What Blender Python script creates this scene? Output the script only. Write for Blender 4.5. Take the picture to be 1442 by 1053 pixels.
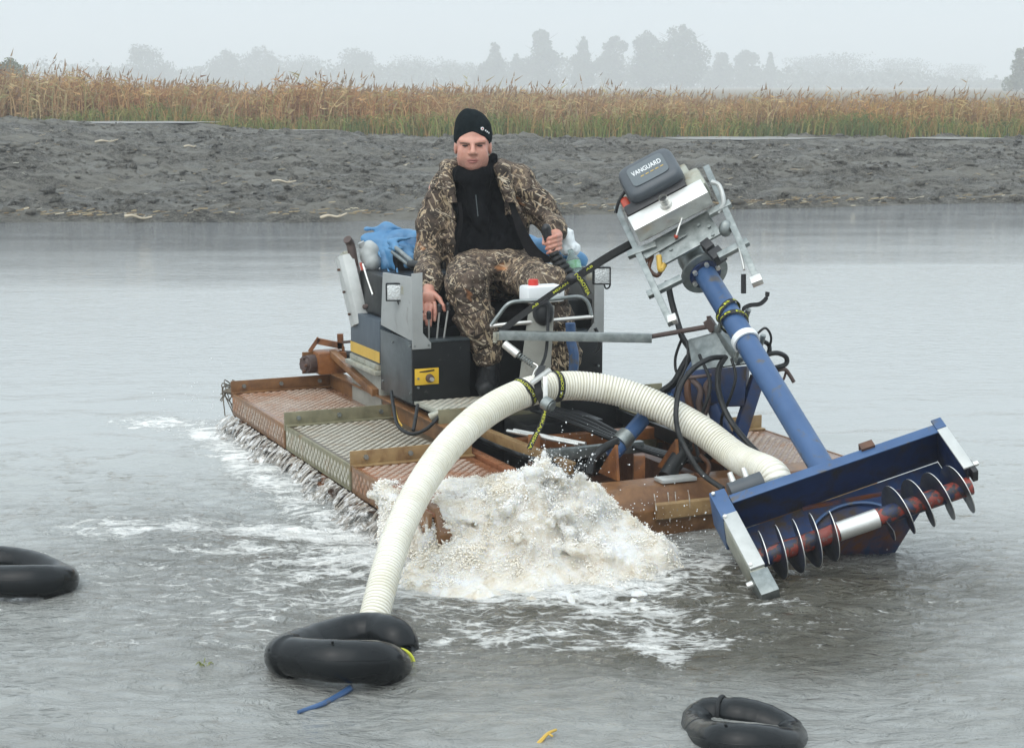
import bpy, bmesh, math, random
import numpy as np
from mathutils import Vector, Matrix

for o in list(bpy.data.objects): bpy.data.objects.remove(o)
scene = bpy.context.scene
C = scene.collection
PI = math.pi

# ------------------------------------------------------------------ camera
FPX, CX, CY, CAMH = 2450.0, 721.0, 526.5, 1.67          # focal length in photograph pixels, centre, camera height over the water
PITCH = math.atan(406.5/2450)
cam_d = bpy.data.cameras.new('camera')
cam_d.sensor_width = 36; cam_d.lens = FPX/1442*36
cam_d.clip_start = .05; cam_d.clip_end = 3000
cam = bpy.data.objects.new('camera', cam_d); C.objects.link(cam)
cam.location = (0, 0, CAMH); cam.rotation_euler = (PI/2-PITCH, 0, 0)
scene.camera = cam

# ------------------------------------------------------------------ sky, sun, exposure
SUN_EL, SUN_ROT = math.radians(52), math.radians(205)
world = bpy.data.worlds.new('World'); scene.world = world; world.use_nodes = True
wt = world.node_tree; wt.nodes.clear()
w_out = wt.nodes.new('ShaderNodeOutputWorld')
w_sky = wt.nodes.new('ShaderNodeTexSky'); w_sky.sky_type = 'NISHITA'; w_sky.sun_disc = False
w_sky.sun_elevation = SUN_EL; w_sky.sun_rotation = SUN_ROT; w_sky.air_density = 1.0; w_sky.dust_density = 6.0; w_sky.ozone_density = 1.0
w_hsv = wt.nodes.new('ShaderNodeHueSaturation'); w_hsv.inputs['Saturation'].default_value = .30
w_b1 = wt.nodes.new('ShaderNodeBackground'); w_b1.inputs['Strength'].default_value = .05
w_b2 = wt.nodes.new('ShaderNodeBackground'); w_b2.inputs['Color'].default_value = (.75, .875, .955, 1); w_b2.inputs['Strength'].default_value = .50   # the even cloud sheet
w_add = wt.nodes.new('ShaderNodeAddShader')
w_tc = wt.nodes.new('ShaderNodeTexCoord'); w_sep = wt.nodes.new('ShaderNodeSeparateXYZ'); w_mr = wt.nodes.new('ShaderNodeMapRange')   # an overcast sky brightens evenly towards the zenith
w_mr.inputs['From Min'].default_value = 0; w_mr.inputs['From Max'].default_value = 1; w_mr.inputs['To Min'].default_value = .78; w_mr.inputs['To Max'].default_value = 1.35
wt.links.new(w_tc.outputs['Generated'], w_sep.inputs[0]); wt.links.new(w_sep.outputs['Z'], w_mr.inputs['Value']); wt.links.new(w_mr.outputs[0], w_b2.inputs['Strength'])
wt.links.new(w_sky.outputs[0], w_hsv.inputs['Color']); wt.links.new(w_hsv.outputs[0], w_b1.inputs['Color'])
wt.links.new(w_b1.outputs[0], w_add.inputs[0]); wt.links.new(w_b2.outputs[0], w_add.inputs[1]); wt.links.new(w_add.outputs[0], w_out.inputs['Surface'])
sun_d = bpy.data.lights.new('sun', 'SUN'); sun_d.energy = .8; sun_d.angle = math.radians(75); sun_d.color = (1, .96, .9)
sun = bpy.data.objects.new('sun', sun_d); C.objects.link(sun)
_sd = Vector((math.sin(SUN_ROT)*math.cos(SUN_EL), math.cos(SUN_ROT)*math.cos(SUN_EL), math.sin(SUN_EL)))
sun.rotation_euler = _sd.to_track_quat('Z', 'Y').to_euler(); sun.location = (0, 0, 30)
vs = scene.view_settings; vs.view_transform = 'Standard'; vs.look = 'None'; vs.exposure = 0.18; vs.gamma = 1.0; vs.use_curve_mapping = False
scene.cycles.use_denoising = True
scene.cycles.max_bounces = 8; scene.cycles.transparent_max_bounces = 12; scene.cycles.volume_bounces = 1

# ------------------------------------------------------------------ points
def ray(px, py):
    a = (px-CX)/FPX; b = (CY-py)/FPX
    return Vector((a, math.cos(PITCH)+b*math.sin(PITCH), -math.sin(PITCH)+b*math.cos(PITCH)))
def at(px, py, Y):                       # the point at distance Y that the photograph shows at (px, py)
    d = ray(px, py); t = Y/d.y
    return Vector((d.x*t, Y, CAMH+d.z*t))
def atz(px, py, z):
    d = ray(px, py); t = (z-CAMH)/d.z
    return Vector((d.x*t, d.y*t, z))
YAW = math.radians(24); BO = Vector((-.26, 6.13, 0))
RV = Vector((math.cos(YAW), math.sin(YAW), 0)); FV = Vector((math.sin(YAW), -math.cos(YAW), 0)); ZV = Vector((0, 0, 1))
def B(u, v, w):                          # boat frame: u across (0 left .. 1.8 right), v forward, w up
    return BO+RV*u+FV*v+ZV*w
def B2(px, py, u=None, v=None, w=None):  # boat point on one known plane
    d = ray(px, py); o = Vector((0, 0, CAMH))
    if u is not None: n, c = RV, u+BO.dot(RV)
    elif v is not None: n, c = FV, v+BO.dot(FV)
    else: n, c = ZV, w
    return o+d*((c-o.dot(n))/d.dot(n))

# ------------------------------------------------------------------ objects
def link(name, me, mat=None, parent=None):
    o = bpy.data.objects.new(name, me); C.objects.link(o)
    if mat is not None:
        for m in (mat if isinstance(mat, (list, tuple)) else [mat]): me.materials.append(m)
    if parent is not None:
        o.parent = parent; o.matrix_parent_inverse = parent_mw(parent).inverted()
    return o
def parent_mw(o):
    m = Matrix.Translation(o.location) if o.parent is None else Matrix.Identity(4)
    return m
def empty(name, loc):
    o = bpy.data.objects.new(name, None); C.objects.link(o); o.location = loc; o.empty_display_size = .1
    return o
def tag(o, label=None, cat=None, group=None, kind=None):
    if label: o['label'] = label
    if cat: o['category'] = cat
    if group: o['group'] = group
    if kind: o['kind'] = kind
    return o

def frame_from(d, up=None):
    d = Vector(d).normalized()
    up = Vector(up) if up is not None else Vector((0, 0, 1))
    if abs(d.dot(up.normalized())) > .98: up = Vector((0, 1, 0))
    x = d.cross(up).normalized(); y = x.cross(d).normalized()
    return x, y, d

class MB:
    """Collects shapes, builds ONE mesh object."""
    def __init__(s): s.v = []; s.f = []; s.mi = []
    def add(s, vs, fs, mi=0):
        n = len(s.v); s.v += [tuple(q) for q in vs]; s.f += [tuple(i+n for i in f) for f in fs]; s.mi += [mi]*len(fs); return s
    def hexa(s, p, mi=0):                # 8 points: bottom 4 ccw, top 4 ccw
        return s.add(p, [(3,2,1,0),(4,5,6,7),(0,1,5,4),(1,2,6,5),(2,3,7,6),(3,0,4,7)], mi)
    def bb(s, u0, u1, v0, v1, w0, w1, mi=0):    # box in the boat frame
        return s.hexa([B(u0,v0,w0),B(u0,v1,w0),B(u1,v1,w0),B(u1,v0,w0),B(u0,v0,w1),B(u0,v1,w1),B(u1,v1,w1),B(u1,v0,w1)], mi)
    def fbox(s, c, ax, ay, az, sx, sy, sz, mi=0):  # box about c with axes
        c = Vector(c); X = Vector(ax)*sx/2; Y = Vector(ay)*sy/2; Z = Vector(az)*sz/2
        return s.hexa([c-X-Y-Z,c+X-Y-Z,c+X+Y-Z,c-X+Y-Z,c-X-Y+Z,c+X-Y+Z,c+X+Y+Z,c-X+Y+Z], mi)
    def bar(s, a, b, w, h, up=None, mi=0):
        a = Vector(a); b = Vector(b); x, y, d = frame_from(b-a, up)
        return s.fbox((a+b)/2, x, y, d, w, h, (b-a).length, mi)
    def cyl(s, a, b, ra, rb=None, n=16, mi=0, caps=True):
        rb = ra if rb is None else rb; a = Vector(a); b = Vector(b); x, y, d = frame_from(b-a)
        vs = []
        for c, r in ((a, ra), (b, rb)):
            for i in range(n):
                t = 2*PI*i/n; vs.append(c+x*(r*math.cos(t))+y*(r*math.sin(t)))
        fs = [(i, (i+1) % n, n+(i+1) % n, n+i) for i in range(n)]
        if caps: fs += [tuple(reversed(range(n))), tuple(range(n, 2*n))]
        return s.add(vs, fs, mi)
    def tube(s, pts, r, n=10, closed=False, mi=0):
        pts = [Vector(p) for p in pts]; m = len(pts); vs = []
        rr = r if callable(r) else (lambda t: r)
        nx = None
        for i in range(m):
            if closed: d = pts[(i+1) % m]-pts[i-1]
            else: d = pts[min(i+1, m-1)]-pts[max(i-1, 0)]
            d.normalize()
            if nx is None: nx, _, _ = frame_from(d)
            nx = (nx-d*nx.dot(d)).normalized(); ny = d.cross(nx)
            q = rr(i/(m-1 if not closed else m))
            for k in range(n):
                t = 2*PI*k/n; vs.append(pts[i]+nx*(q*math.cos(t))+ny*(q*math.sin(t)))
        fs = []
        for i in range(m if closed else m-1):
            a = i*n; b = ((i+1) % m)*n
            for k in range(n): fs.append((a+k, a+(k+1) % n, b+(k+1) % n, b+k))
        if not closed: fs += [tuple(reversed(range(n))), tuple(range((m-1)*n, m*n))]
        return s.add(vs, fs, mi)
    def prism(s, poly, off, mi=0):       # closed polygon, extruded by vector
        poly = [Vector(p) for p in poly]; off = Vector(off); n = len(poly)
        fs = [tuple(reversed(range(n))), tuple(range(n, 2*n))]+[(i, (i+1) % n, n+(i+1) % n, n+i) for i in range(n)]
        return s.add(poly+[p+off for p in poly], fs, mi)
    def ball(s, c, r, nu=10, nv=7, mi=0, ax=None):
        c = Vector(c); r = (r, r, r) if not isinstance(r, (tuple, list)) else r
        X, Y, Z = ax if ax else (Vector((1,0,0)), Vector((0,1,0)), Vector((0,0,1)))
        vs = [c+Z*r[2]]
        for j in range(1, nv):
            p = PI*j/nv
            for i in range(nu):
                t = 2*PI*i/nu; vs.append(c+X*(r[0]*math.sin(p)*math.cos(t))+Y*(r[1]*math.sin(p)*math.sin(t))+Z*(r[2]*math.cos(p)))
        vs.append(c-Z*r[2]); L = len(vs)-1
        fs = [(0, 1+i, 1+(i+1) % nu) for i in range(nu)]
        for j in range(nv-2):
            for i in range(nu):
                a = 1+j*nu; fs.append((a+i, a+nu+i, a+nu+(i+1) % nu, a+(i+1) % nu))
        a = 1+(nv-2)*nu; fs += [(a+(i+1) % nu, a+i, L) for i in range(nu)]
        return s.add(vs, fs, mi)
    def build(s, name, mat, parent=None, bev=0, smooth=None, label=None):
        me = bpy.data.meshes.new(name); me.from_pydata(s.v, [], s.f); 
        if any(s.mi): me.polygons.foreach_set('material_index', s.mi)
        bm = bmesh.new(); bm.from_mesh(me); bmesh.ops.recalc_face_normals(bm, faces=bm.faces)
        if bev:
            es = [e for e in bm.edges if len(e.link_faces) == 2 and e.calc_face_angle(0) > .5]
            bmesh.ops.bevel(bm, geom=es, offset=bev, segments=2, profile=.6, affect='EDGES', clamp_overlap=True)
        bm.to_mesh(me); bm.free()
        if smooth is None: smooth = bev == 0
        if smooth or bev:
            me.polygons.foreach_set('use_smooth', [True]*len(me.polygons))
            me.set_sharp_from_angle(angle=math.radians(40))
        o = link(name, me, mat, parent)
        if label: o['label'] = label
        return o

def np_mesh(name, V, F, mat=None, parent=None, smooth=True, col=None):
    V = np.asarray(V, np.float32); F = np.asarray(F, np.int32); k = F.shape[1]
    me = bpy.data.meshes.new(name)
    me.vertices.add(len(V)); me.vertices.foreach_set('co', V.ravel())
    me.loops.add(F.size); me.loops.foreach_set('vertex_index', F.ravel())
    me.polygons.add(len(F)); me.polygons.foreach_set('loop_start', np.arange(0, F.size, k, dtype=np.int32))
    me.update(calc_edges=True)
    if smooth: me.polygons.foreach_set('use_smooth', np.ones(len(F), bool))
    if col is not None:
        a = me.color_attributes.new('Col', 'FLOAT_COLOR', 'POINT')
        cc = np.ones((len(V), 4), np.float32); cc[:, :col.shape[1]] = col; a.data.foreach_set('color', cc.ravel())
    me.validate()
    return link(name, me, mat, parent)

def spline(pts, n=12):                   # Catmull-Rom through points
    P = [Vector(p) for p in pts]; P = [P[0]*2-P[1]]+P+[P[-1]*2-P[-2]]; out = []
    for i in range(1, len(P)-2):
        a, b, c, d = P[i-1:i+3]
        for k in range(n):
            t = k/n; out.append(.5*((2*b)+(c-a)*t+(2*a-5*b+4*c-d)*t*t+(3*b-a-3*c+d)*t**3))
    out.append(P[-2]); return out

# ------------------------------------------------------------------ noise and implicit surfaces
_rs = np.random.RandomState(7); _perm = np.tile(_rs.permutation(256), 3).astype(np.int32); _val = _rs.uniform(-1, 1, 256).astype(np.float32)
def vnoise(x, y, z=0.0, seed=0):
    x = np.asarray(x, np.float32)+seed*17.3; y = np.asarray(y, np.float32)+seed*5.1; z = np.asarray(z, np.float32)+seed*9.7
    xi = np.floor(x).astype(np.int32); yi = np.floor(y).astype(np.int32); zi = np.floor(z).astype(np.int32)
    fx = x-xi; fy = y-yi; fz = z-zi
    fx = fx*fx*(3-2*fx); fy = fy*fy*(3-2*fy); fz = fz*fz*(3-2*fz)
    xi &= 255; yi &= 255; zi &= 255
    def h(i, j, k): return _val[_perm[_perm[_perm[xi+i]+yi+j]+zi+k]]
    a = h(0,0,0)*(1-fx)+h(1,0,0)*fx; b = h(0,1,0)*(1-fx)+h(1,1,0)*fx
    c = h(0,0,1)*(1-fx)+h(1,0,1)*fx; d = h(0,1,1)*(1-fx)+h(1,1,1)*fx
    return (a*(1-fy)+b*fy)*(1-fz)+(c*(1-fy)+d*fy)*fz
def fbm(x, y, z=0.0, oct=4, seed=0, gain=.5):
    r = 0; a = 1; s = 1; t = 0
    for i in range(oct):
        r = r+a*vnoise(x*s, y*s, np.asarray(z)*s, seed+i*3); t += a; a *= gain; s *= 2.03
    return r/t
def sstep(a, b, x):
    t = np.clip((x-a)/(b-a), 0, 1); return t*t*(3-2*t)

class SDF:
    def __init__(s, lo, hi, h):
        s.lo = np.array(lo, np.float32); s.h = h
        s.ax = [np.arange(lo[i], hi[i]+h, h, dtype=np.float32) for i in range(3)]
        s.F = np.full([len(a) for a in s.ax], .5, np.float32)
    def op(s, fn, lo, hi, k=.01, mode='u'):
        m = max(k, .03)+.02; sl = []
        for i in range(3):
            a = int(max(0, (lo[i]-m-s.lo[i])/s.h)); b = int(min(len(s.ax[i]), (hi[i]+m-s.lo[i])/s.h+2))
            if b <= a: return s
            sl.append(slice(a, b))
        sl = tuple(sl)
        d = fn(s.ax[0][sl[0]][:, None, None], s.ax[1][sl[1]][None, :, None], s.ax[2][sl[2]][None, None, :]).astype(np.float32)
        f = s.F[sl]
        if mode == 'u':
            h = np.clip(.5+.5*(f-d)/k, 0, 1); s.F[sl] = f*(1-h)+d*h-k*h*(1-h)
        else:                                    # smooth subtraction: max(F, -d)
            h = np.clip(.5+.5*(-d-f)/k, 0, 1); s.F[sl] = f*(1-h)-d*h+k*h*(1-h)
        return s
    def cap(s, a, b, ra, rb=None, k=.01, mode='u'):
        rb = ra if rb is None else rb; a = np.array(a, float); b = np.array(b, float); ba = b-a; L = (ba*ba).sum()+1e-9
        def fn(x, y, z):
            t = np.clip(((x-a[0])*ba[0]+(y-a[1])*ba[1]+(z-a[2])*ba[2])/L, 0, 1)
            return np.sqrt((x-a[0]-t*ba[0])**2+(y-a[1]-t*ba[1])**2+(z-a[2]-t*ba[2])**2)-(ra+(rb-ra)*t)
        r = max(ra, rb); return s.op(fn, np.minimum(a, b)-r, np.maximum(a, b)+r, k, mode)
    def chain(s, pts, rs, k=.02):
        for i in range(len(pts)-1): s.cap(pts[i], pts[i+1], rs[i], rs[i+1], k)
        return s
    def ell(s, c, r, k=.01, mode='u', rot=None):
        R = np.array(rot.to_3x3() if rot else Matrix.Identity(3)); r = np.array(r, float); c = np.array(c, float)
        def fn(x, y, z):
            x = x-c[0]; y = y-c[1]; z = z-c[2]
            q = [(x*R[0][i]+y*R[1][i]+z*R[2][i]) for i in range(3)]
            k0 = np.sqrt(sum((q[i]/r[i])**2 for i in range(3))); k1 = np.sqrt(sum((q[i]/r[i]**2)**2 for i in range(3)))+1e-6
            return k0*(k0-1)/k1
        m = r.max(); return s.op(fn, c-m, c+m, k, mode)
    def disp(s, amp, sc, seed=0, oct=3, ani=(1, 1, 1), ridge=False):
        I = np.where(np.abs(s.F) < .06)
        x, y, z = (s.ax[i][I[i]]*sc*ani[i] for i in range(3))
        n = fbm(x, y, z, oct, seed)
        if ridge: n = 1-2*np.abs(n)*1.6
        s.F[I] += amp*n; return s
    def mesh(s, name, mat, parent=None, shrink=None):
        F = s.F; S = F < 0
        nx, ny, nz = [n-1 for n in F.shape]
        cnt = np.zeros((nx, ny, nz), np.int8)
        cor = [(i, j, k) for i in (0, 1) for j in (0, 1) for k in (0, 1)]
        for i, j, k in cor: cnt += S[i:nx+i, j:ny+j, k:nz+k]
        A = np.argwhere((cnt > 0) & (cnt < 8)); idx = np.full((nx, ny, nz), -1, np.int32); idx[A[:, 0], A[:, 1], A[:, 2]] = np.arange(len(A))
        val = {c: F[A[:, 0]+c[0], A[:, 1]+c[1], A[:, 2]+c[2]] for c in cor}
        P = np.zeros((len(A), 3), np.float32); W = np.zeros(len(A), np.float32)
        for c in cor:
            for ax in range(3):
                if c[ax]: continue
                d = list(c); d[ax] = 1; d = tuple(d); m = (val[c] < 0) != (val[d] < 0)
                t = np.where(m, val[c]/np.where(m, val[c]-val[d], 1), 0)
                q = np.zeros((len(A), 3), np.float32); q[:] = c; q[:, ax] = t
                P += q*m[:, None]; W += m
        V = (A+P/np.maximum(W, 1)[:, None])*s.h+s.lo
        faces = []
        for ax in range(3):
            o1, o2 = [(1, 2), (2, 0), (0, 1)][ax]
            sh = [slice(None)]*3; sh2 = [slice(None)]*3; sh[ax] = slice(0, -1); sh2[ax] = slice(1, None)
            a = S[tuple(sh)]; b = S[tuple(sh2)]; E = np.argwhere(a != b); E = E[(E[:, o1] > 0) & (E[:, o2] > 0) & (E[:, o1] < F.shape[o1]-1) & (E[:, o2] < F.shape[o2]-1)]
            flip = ~a[E[:, 0], E[:, 1], E[:, 2]]
            def g(d1, d2):
                Q = E.copy(); Q[:, o1] += d1; Q[:, o2] += d2; return idx[Q[:, 0], Q[:, 1], Q[:, 2]]
            q = np.stack([g(-1, -1), g(0, -1), g(0, 0), g(-1, 0)], 1); q[flip] = q[flip][:, ::-1]; faces.append(q)
        Fc = np.concatenate(faces); Fc = Fc[(Fc >= 0).all(1)]
        return np_mesh(name, V, Fc, mat, parent)

# ------------------------------------------------------------------ materials
class NT:
    def __init__(s, name):
        s.m = bpy.data.materials.new(name); s.m.use_nodes = True; s.t = s.m.node_tree; s.t.nodes.clear()
        s.out = s.n('ShaderNodeOutputMaterial'); s.p = s.n('ShaderNodeBsdfPrincipled'); s.l(s.p.outputs[0], s.out.inputs[0])
        s.co = s.n('ShaderNodeTexCoord').outputs['Object']
    def n(s, t, **kw):
        x = s.t.nodes.new(t)
        for k, v in kw.items(): setattr(x, k, v)
        return x
    def l(s, a, b): s.t.links.new(a, b)
    def map(s, scale=(1, 1, 1), rot=(0, 0, 0), co=None):
        if any(rot):                     # turn first, then stretch
            r = s.n('ShaderNodeMapping'); r.inputs['Rotation'].default_value = rot; s.l(co or s.co, r.inputs['Vector']); co = r.outputs[0]
        m = s.n('ShaderNodeMapping'); m.inputs['Scale'].default_value = scale
        s.l(co or s.co, m.inputs['Vector']); return m.outputs[0]
    def noise(s, scale, detail=4, rough=.55, dist=0, co=None):
        x = s.n('ShaderNodeTexNoise'); x.inputs['Scale'].default_value = scale; x.inputs['Detail'].default_value = detail
        x.inputs['Roughness'].default_value = rough; x.inputs['Distortion'].default_value = dist
        s.l(co or s.co, x.inputs['Vector']); return x.outputs['Fac']
    def ramp(s, fac, stops):
        r = s.n('ShaderNodeValToRGB'); e = r.color_ramp.elements
        while len(e) < len(stops): e.new(.5)
        for q, (p, c) in zip(e, stops):
            q.position = p; q.color = (c, c, c, 1) if not isinstance(c, tuple) else (*c, 1)
        s.l(fac, r.inputs[0]); return r.outputs[0]
    def mix(s, fac, a, b):
        m = s.n('ShaderNodeMix', data_type='RGBA')
        for q, i in ((fac, 0), (a, 6), (b, 7)):
            if isinstance(q, (int, float)): m.inputs[i].default_value = q
            elif isinstance(q, tuple): m.inputs[i].default_value = (*q, 1)
            else: s.l(q, m.inputs[i])
        return m.outputs[2]
    def math(s, op, a, b=None):
        m = s.n('ShaderNodeMath', operation=op)
        for i, q in enumerate((a, b)):
            if q is None: continue
            if isinstance(q, (int, float)): m.inputs[i].default_value = q
            else: s.l(q, m.inputs[i])
        return m.outputs[0]
    def bump(s, h, strength=.3, dist=.01, normal=None):
        b = s.n('ShaderNodeBump'); b.inputs['Strength'].default_value = strength; b.inputs['Distance'].default_value = dist
        s.l(h, b.inputs['Height'])
        if normal is not None: s.l(normal, b.inputs['Normal'])
        return b.outputs[0]
    def set(s, **kw):
        for k, v in kw.items():
            i = s.p.inputs[k.replace('_', ' ')]
            if isinstance(v, (int, float)): i.default_value = v
            elif isinstance(v, tuple): i.default_value = (*v, 1) if len(v) == 3 and i.type == 'RGBA' else v
            else: s.l(v, i)
        return s.m
def simple(name, a, b=None, scale=12, rough=.5, metal=0., bump=.15, over=None, spec=.5, bs=None, stretch=(1, 1, 1), dist=.004, rr=.15):
    """base colour varied between a and b, an optional layer over=(colour, scale, lo, hi, rough) of dirt or rust."""
    n = NT(name); co = n.map(stretch) if stretch != (1, 1, 1) else n.co
    f = n.noise(scale, 6, .6, .2, co); c = n.ramp(f, [(.3, a), (.7, b or a)])
    r = n.math('ADD', n.math('MULTIPLY', n.noise(scale*2.3, 4, .6, 0, co), rr*2), rough-rr)
    if over:
        m = n.ramp(n.noise(over[1], 8, .65, .4, co), [(over[2], 0.), (over[3], 1.)])
        c = n.mix(m, c, over[0])
        r2 = n.n('ShaderNodeMix'); n.l(m, r2.inputs[0]); n.l(r, r2.inputs[2]); r2.inputs[3].default_value = over[4]; r = r2.outputs[0]
        if metal:
            mm = n.math('MULTIPLY', n.math('SUBTRACT', 1., m), metal); n.set(Metallic=mm)
    elif metal: n.set(Metallic=metal)
    n.set(Base_Color=c, Roughness=r, Specular_IOR_Level=spec)
    if bump: n.set(Normal=n.bump(n.noise(bs or scale*4, 5, .6, 0, co), bump, dist))
    return n.m

MAT = {}
MAT['rust'] = simple('rust', (.13, .045, .015), (.30, .12, .035), 14, .45, 0, .4, over=((.07, .035, .02), 9, .5, .72, .3))
MAT['rust_orange'] = simple('rust_orange', (.115, .052, .019), (.26, .128, .050), 10, .40, 0, .3, over=((.10, .045, .02), 12, .48, .7, .35))
MAT['rust_dark'] = simple('rust_dark', (.045, .022, .014), (.13, .055, .025), 16, .5, 0, .4)
MAT['rust_red_wet'] = simple('rust_red_wet', (.20, .070, .032), (.33, .14, .07), 9, .22, 0, .3, over=((.15, .05, .02), 14, .5, .7, .15))
MAT['galv'] = simple('galvanised_steel', (.17, .19, .185), (.33, .355, .345), 26, .42, .75, .06, rr=.1)
MAT['galv_dirty'] = simple('dirty_galvanised_steel', (.30, .31, .26), (.45, .45, .38), 18, .5, .4, .15, over=((.20, .15, .08), 11, .5, .75, .6))
MAT['olive'] = simple('olive_weathered_steel', (.15, .14, .085), (.27, .245, .155), 13, .5, .2, .25, over=((.22, .12, .04), 9, .55, .75, .5))
MAT['bronze'] = simple('brown_weathered_steel', (.20, .12, .05), (.33, .22, .10), 12, .45, .1, .25, over=((.13, .06, .02), 10, .5, .7, .5))
MAT['tread_pale'] = simple('worn_tread_steel', (.40, .37, .30), (.56, .53, .45), 25, .32, .3, .1, over=((.26, .15, .07), 7, .52, .76, .4))
MAT['tread_pink'] = simple('rusty_wet_tread', (.33, .245, .185), (.48, .395, .325), 22, .25, .2, .1, over=((.28, .105, .035), 4, .45, .68, .3))
MAT['tread_ground'] = simple('tread_ground', (.060, .046, .028), (.13, .10, .06), 15, .4, .1, .2)
MAT['tread_ground_rust'] = simple('rusty_tread_ground', (.12, .05, .02), (.24, .12, .07), 8, .25, 0, .2)
MAT['tread_ground_pink'] = simple('pink_rusty_tread_ground', (.15, .075, .042), (.27, .155, .10), 8, .25, 0, .2, over=((.17, .07, .025), 4, .5, .7, .3))
MAT['dark_paint'] = simple('dark_grey_paint', (.035, .045, .05), (.085, .10, .105), 7, .35, .3, .1, over=((.13, .15, .155), 5, .52, .75, .45), rr=.1)
MAT['black_paint'] = simple('black_paint', (.005, .006, .006), (.014, .015, .016), 9, .4, 0, .1, over=((.06, .06, .06), 25, .64, .72, .5), rr=.1, spec=.3)
MAT['grey_paint'] = simple('pale_grey_paint', (.30, .31, .30), (.38, .39, .38), 6, .42, .1, .06, over=((.22, .21, .19), 14, .6, .78, .6), rr=.08)
MAT['beige_paint'] = simple('dusty_beige_grey_paint', (.22, .22, .19), (.33, .33, .29), 9, .5, .1, .1, over=((.16, .14, .10), 11, .55, .75, .6))
MAT['blue_paint'] = simple('blue_paint', (.032, .080, .185), (.048, .108, .235), 8, .42, 0, .06, over=((.10, .095, .09), 14, .575, .67, .6), rr=.1)
MAT['blue_dark'] = simple('dark_blue_paint', (.008, .020, .07), (.014, .034, .11), 9, .4, 0, .1, over=((.03, .024, .02), 10, .48, .68, .6), rr=.08)
MAT['blue_muddy'] = simple('muddy_blue_paint', (.012, .03, .09), (.02, .05, .14), 9, .5, 0, .2, over=((.05, .035, .025), 9, .45, .62, .7))
MAT['blue_worn'] = simple('worn_blue_panel', (.045, .065, .085), (.085, .105, .125), 10, .5, .1, .1, stretch=(1, 1, .2))
MAT['yellow_paint'] = simple('yellow_paint', (.52, .33, .05), (.62, .40, .07), 12, .5, 0, .1, over=((.30, .22, .10), 14, .6, .78, .6))
MAT['yellow_plate'] = simple('yellow_plate', (.66, .40, .02), (.72, .45, .04), 12, .4, 0, .0)
MAT['red_paint'] = simple('red_paint', (.55, .03, .02), (.62, .06, .04), 12, .4, 0, .05)
MAT['red_worn'] = simple('worn_red_paint', (.40, .045, .02), (.48, .07, .03), 12, .4, 0, .1)
MAT['white_paint'] = simple('white_plastic', (.72, .74, .74), (.80, .82, .82), 6, .4, 0, .03)
MAT['steel_bright'] = simple('worn_bright_steel', (.62, .61, .57), (.76, .75, .71), 16, .32, .7, .1, over=((.40, .36, .28), 8, .58, .8, .5), rr=.1)
MAT['steel_white'] = simple('pale_worn_steel', (.42, .43, .41), (.56, .57, .55), 12, .40, .35, .08, over=((.25, .24, .22), 12, .6, .8, .5))
MAT['rubber'] = simple('black_rubber', (.007, .008, .008), (.016, .017, .018), 10, .45, 0, .06, rr=.06, spec=.35)
MAT['plastic_black'] = simple('black_plastic', (.010, .010, .011), (.018, .018, .02), 20, .4, 0, .1)
MAT['plastic_grey'] = simple('dark_grey_plastic', (.055, .065, .075), (.075, .085, .095), 8, .42, 0, .06, over=((.10, .11, .12), 18, .6, .8, .5))
MAT['panel_grey'] = simple('grey_decal_panel', (.10, .12, .13), (.115, .135, .145), 8, .35, 0, .03)
MAT['web'] = simple('black_webbing', (.012, .012, .012), (.022, .022, .022), 60, .7, 0, .3)
MAT['yellow_print'] = simple('yellow_print', (.50, .52, .03), (.58, .60, .06), 30, .6, 0, 0)
MAT['white_print'] = simple('white_print', (.78, .80, .80), (.82, .84, .84), 30, .5, 0, 0)
MAT['brown_pipe'] = simple('rusty_brown_pipe', (.06, .04, .035), (.11, .075, .065), 20, .6, .1, .2)
MAT['wood'] = simple('pale_driftwood', (.40, .34, .24), (.58, .50, .38), 10, .7, 0, .2)
MAT['skin'] = simple('skin', (.42, .19, .13), (.50, .24, .17), 40, .45, 0, .05, dist=.001, rr=.05)
MAT['lips'] = simple('lips', (.30, .10, .08), (.34, .12, .10), 40, .4, 0, 0)
MAT['brow'] = simple('eyebrow', (.12, .06, .04), (.16, .09, .06), 60, .8, 0, .2)
MAT['eye'] = simple('eye', (.02, .014, .012), (.04, .03, .026), 60, .4, 0, 0, spec=.2)
MAT['fleece'] = simple('black_fleece', (.003, .0033, .004), (.009, .0095, .011), 22, .95, 0, .6, bs=90, dist=.006, spec=.08)
MAT['lining'] = simple('dark_jacket_lining', (.006, .006, .006), (.012, .011, .012), 30, .9, 0, .3, spec=.1)
MAT['knit'] = simple('black_knit', (.004, .007, .008), (.009, .014, .016), 25, .95, 0, .6, bs=220, stretch=(1, 1, .4), dist=.003, spec=.1)
MAT['boot'] = simple('black_boot', (.006, .0065, .007), (.016, .017, .018), 18, .5, 0, .3, spec=.3)
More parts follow.
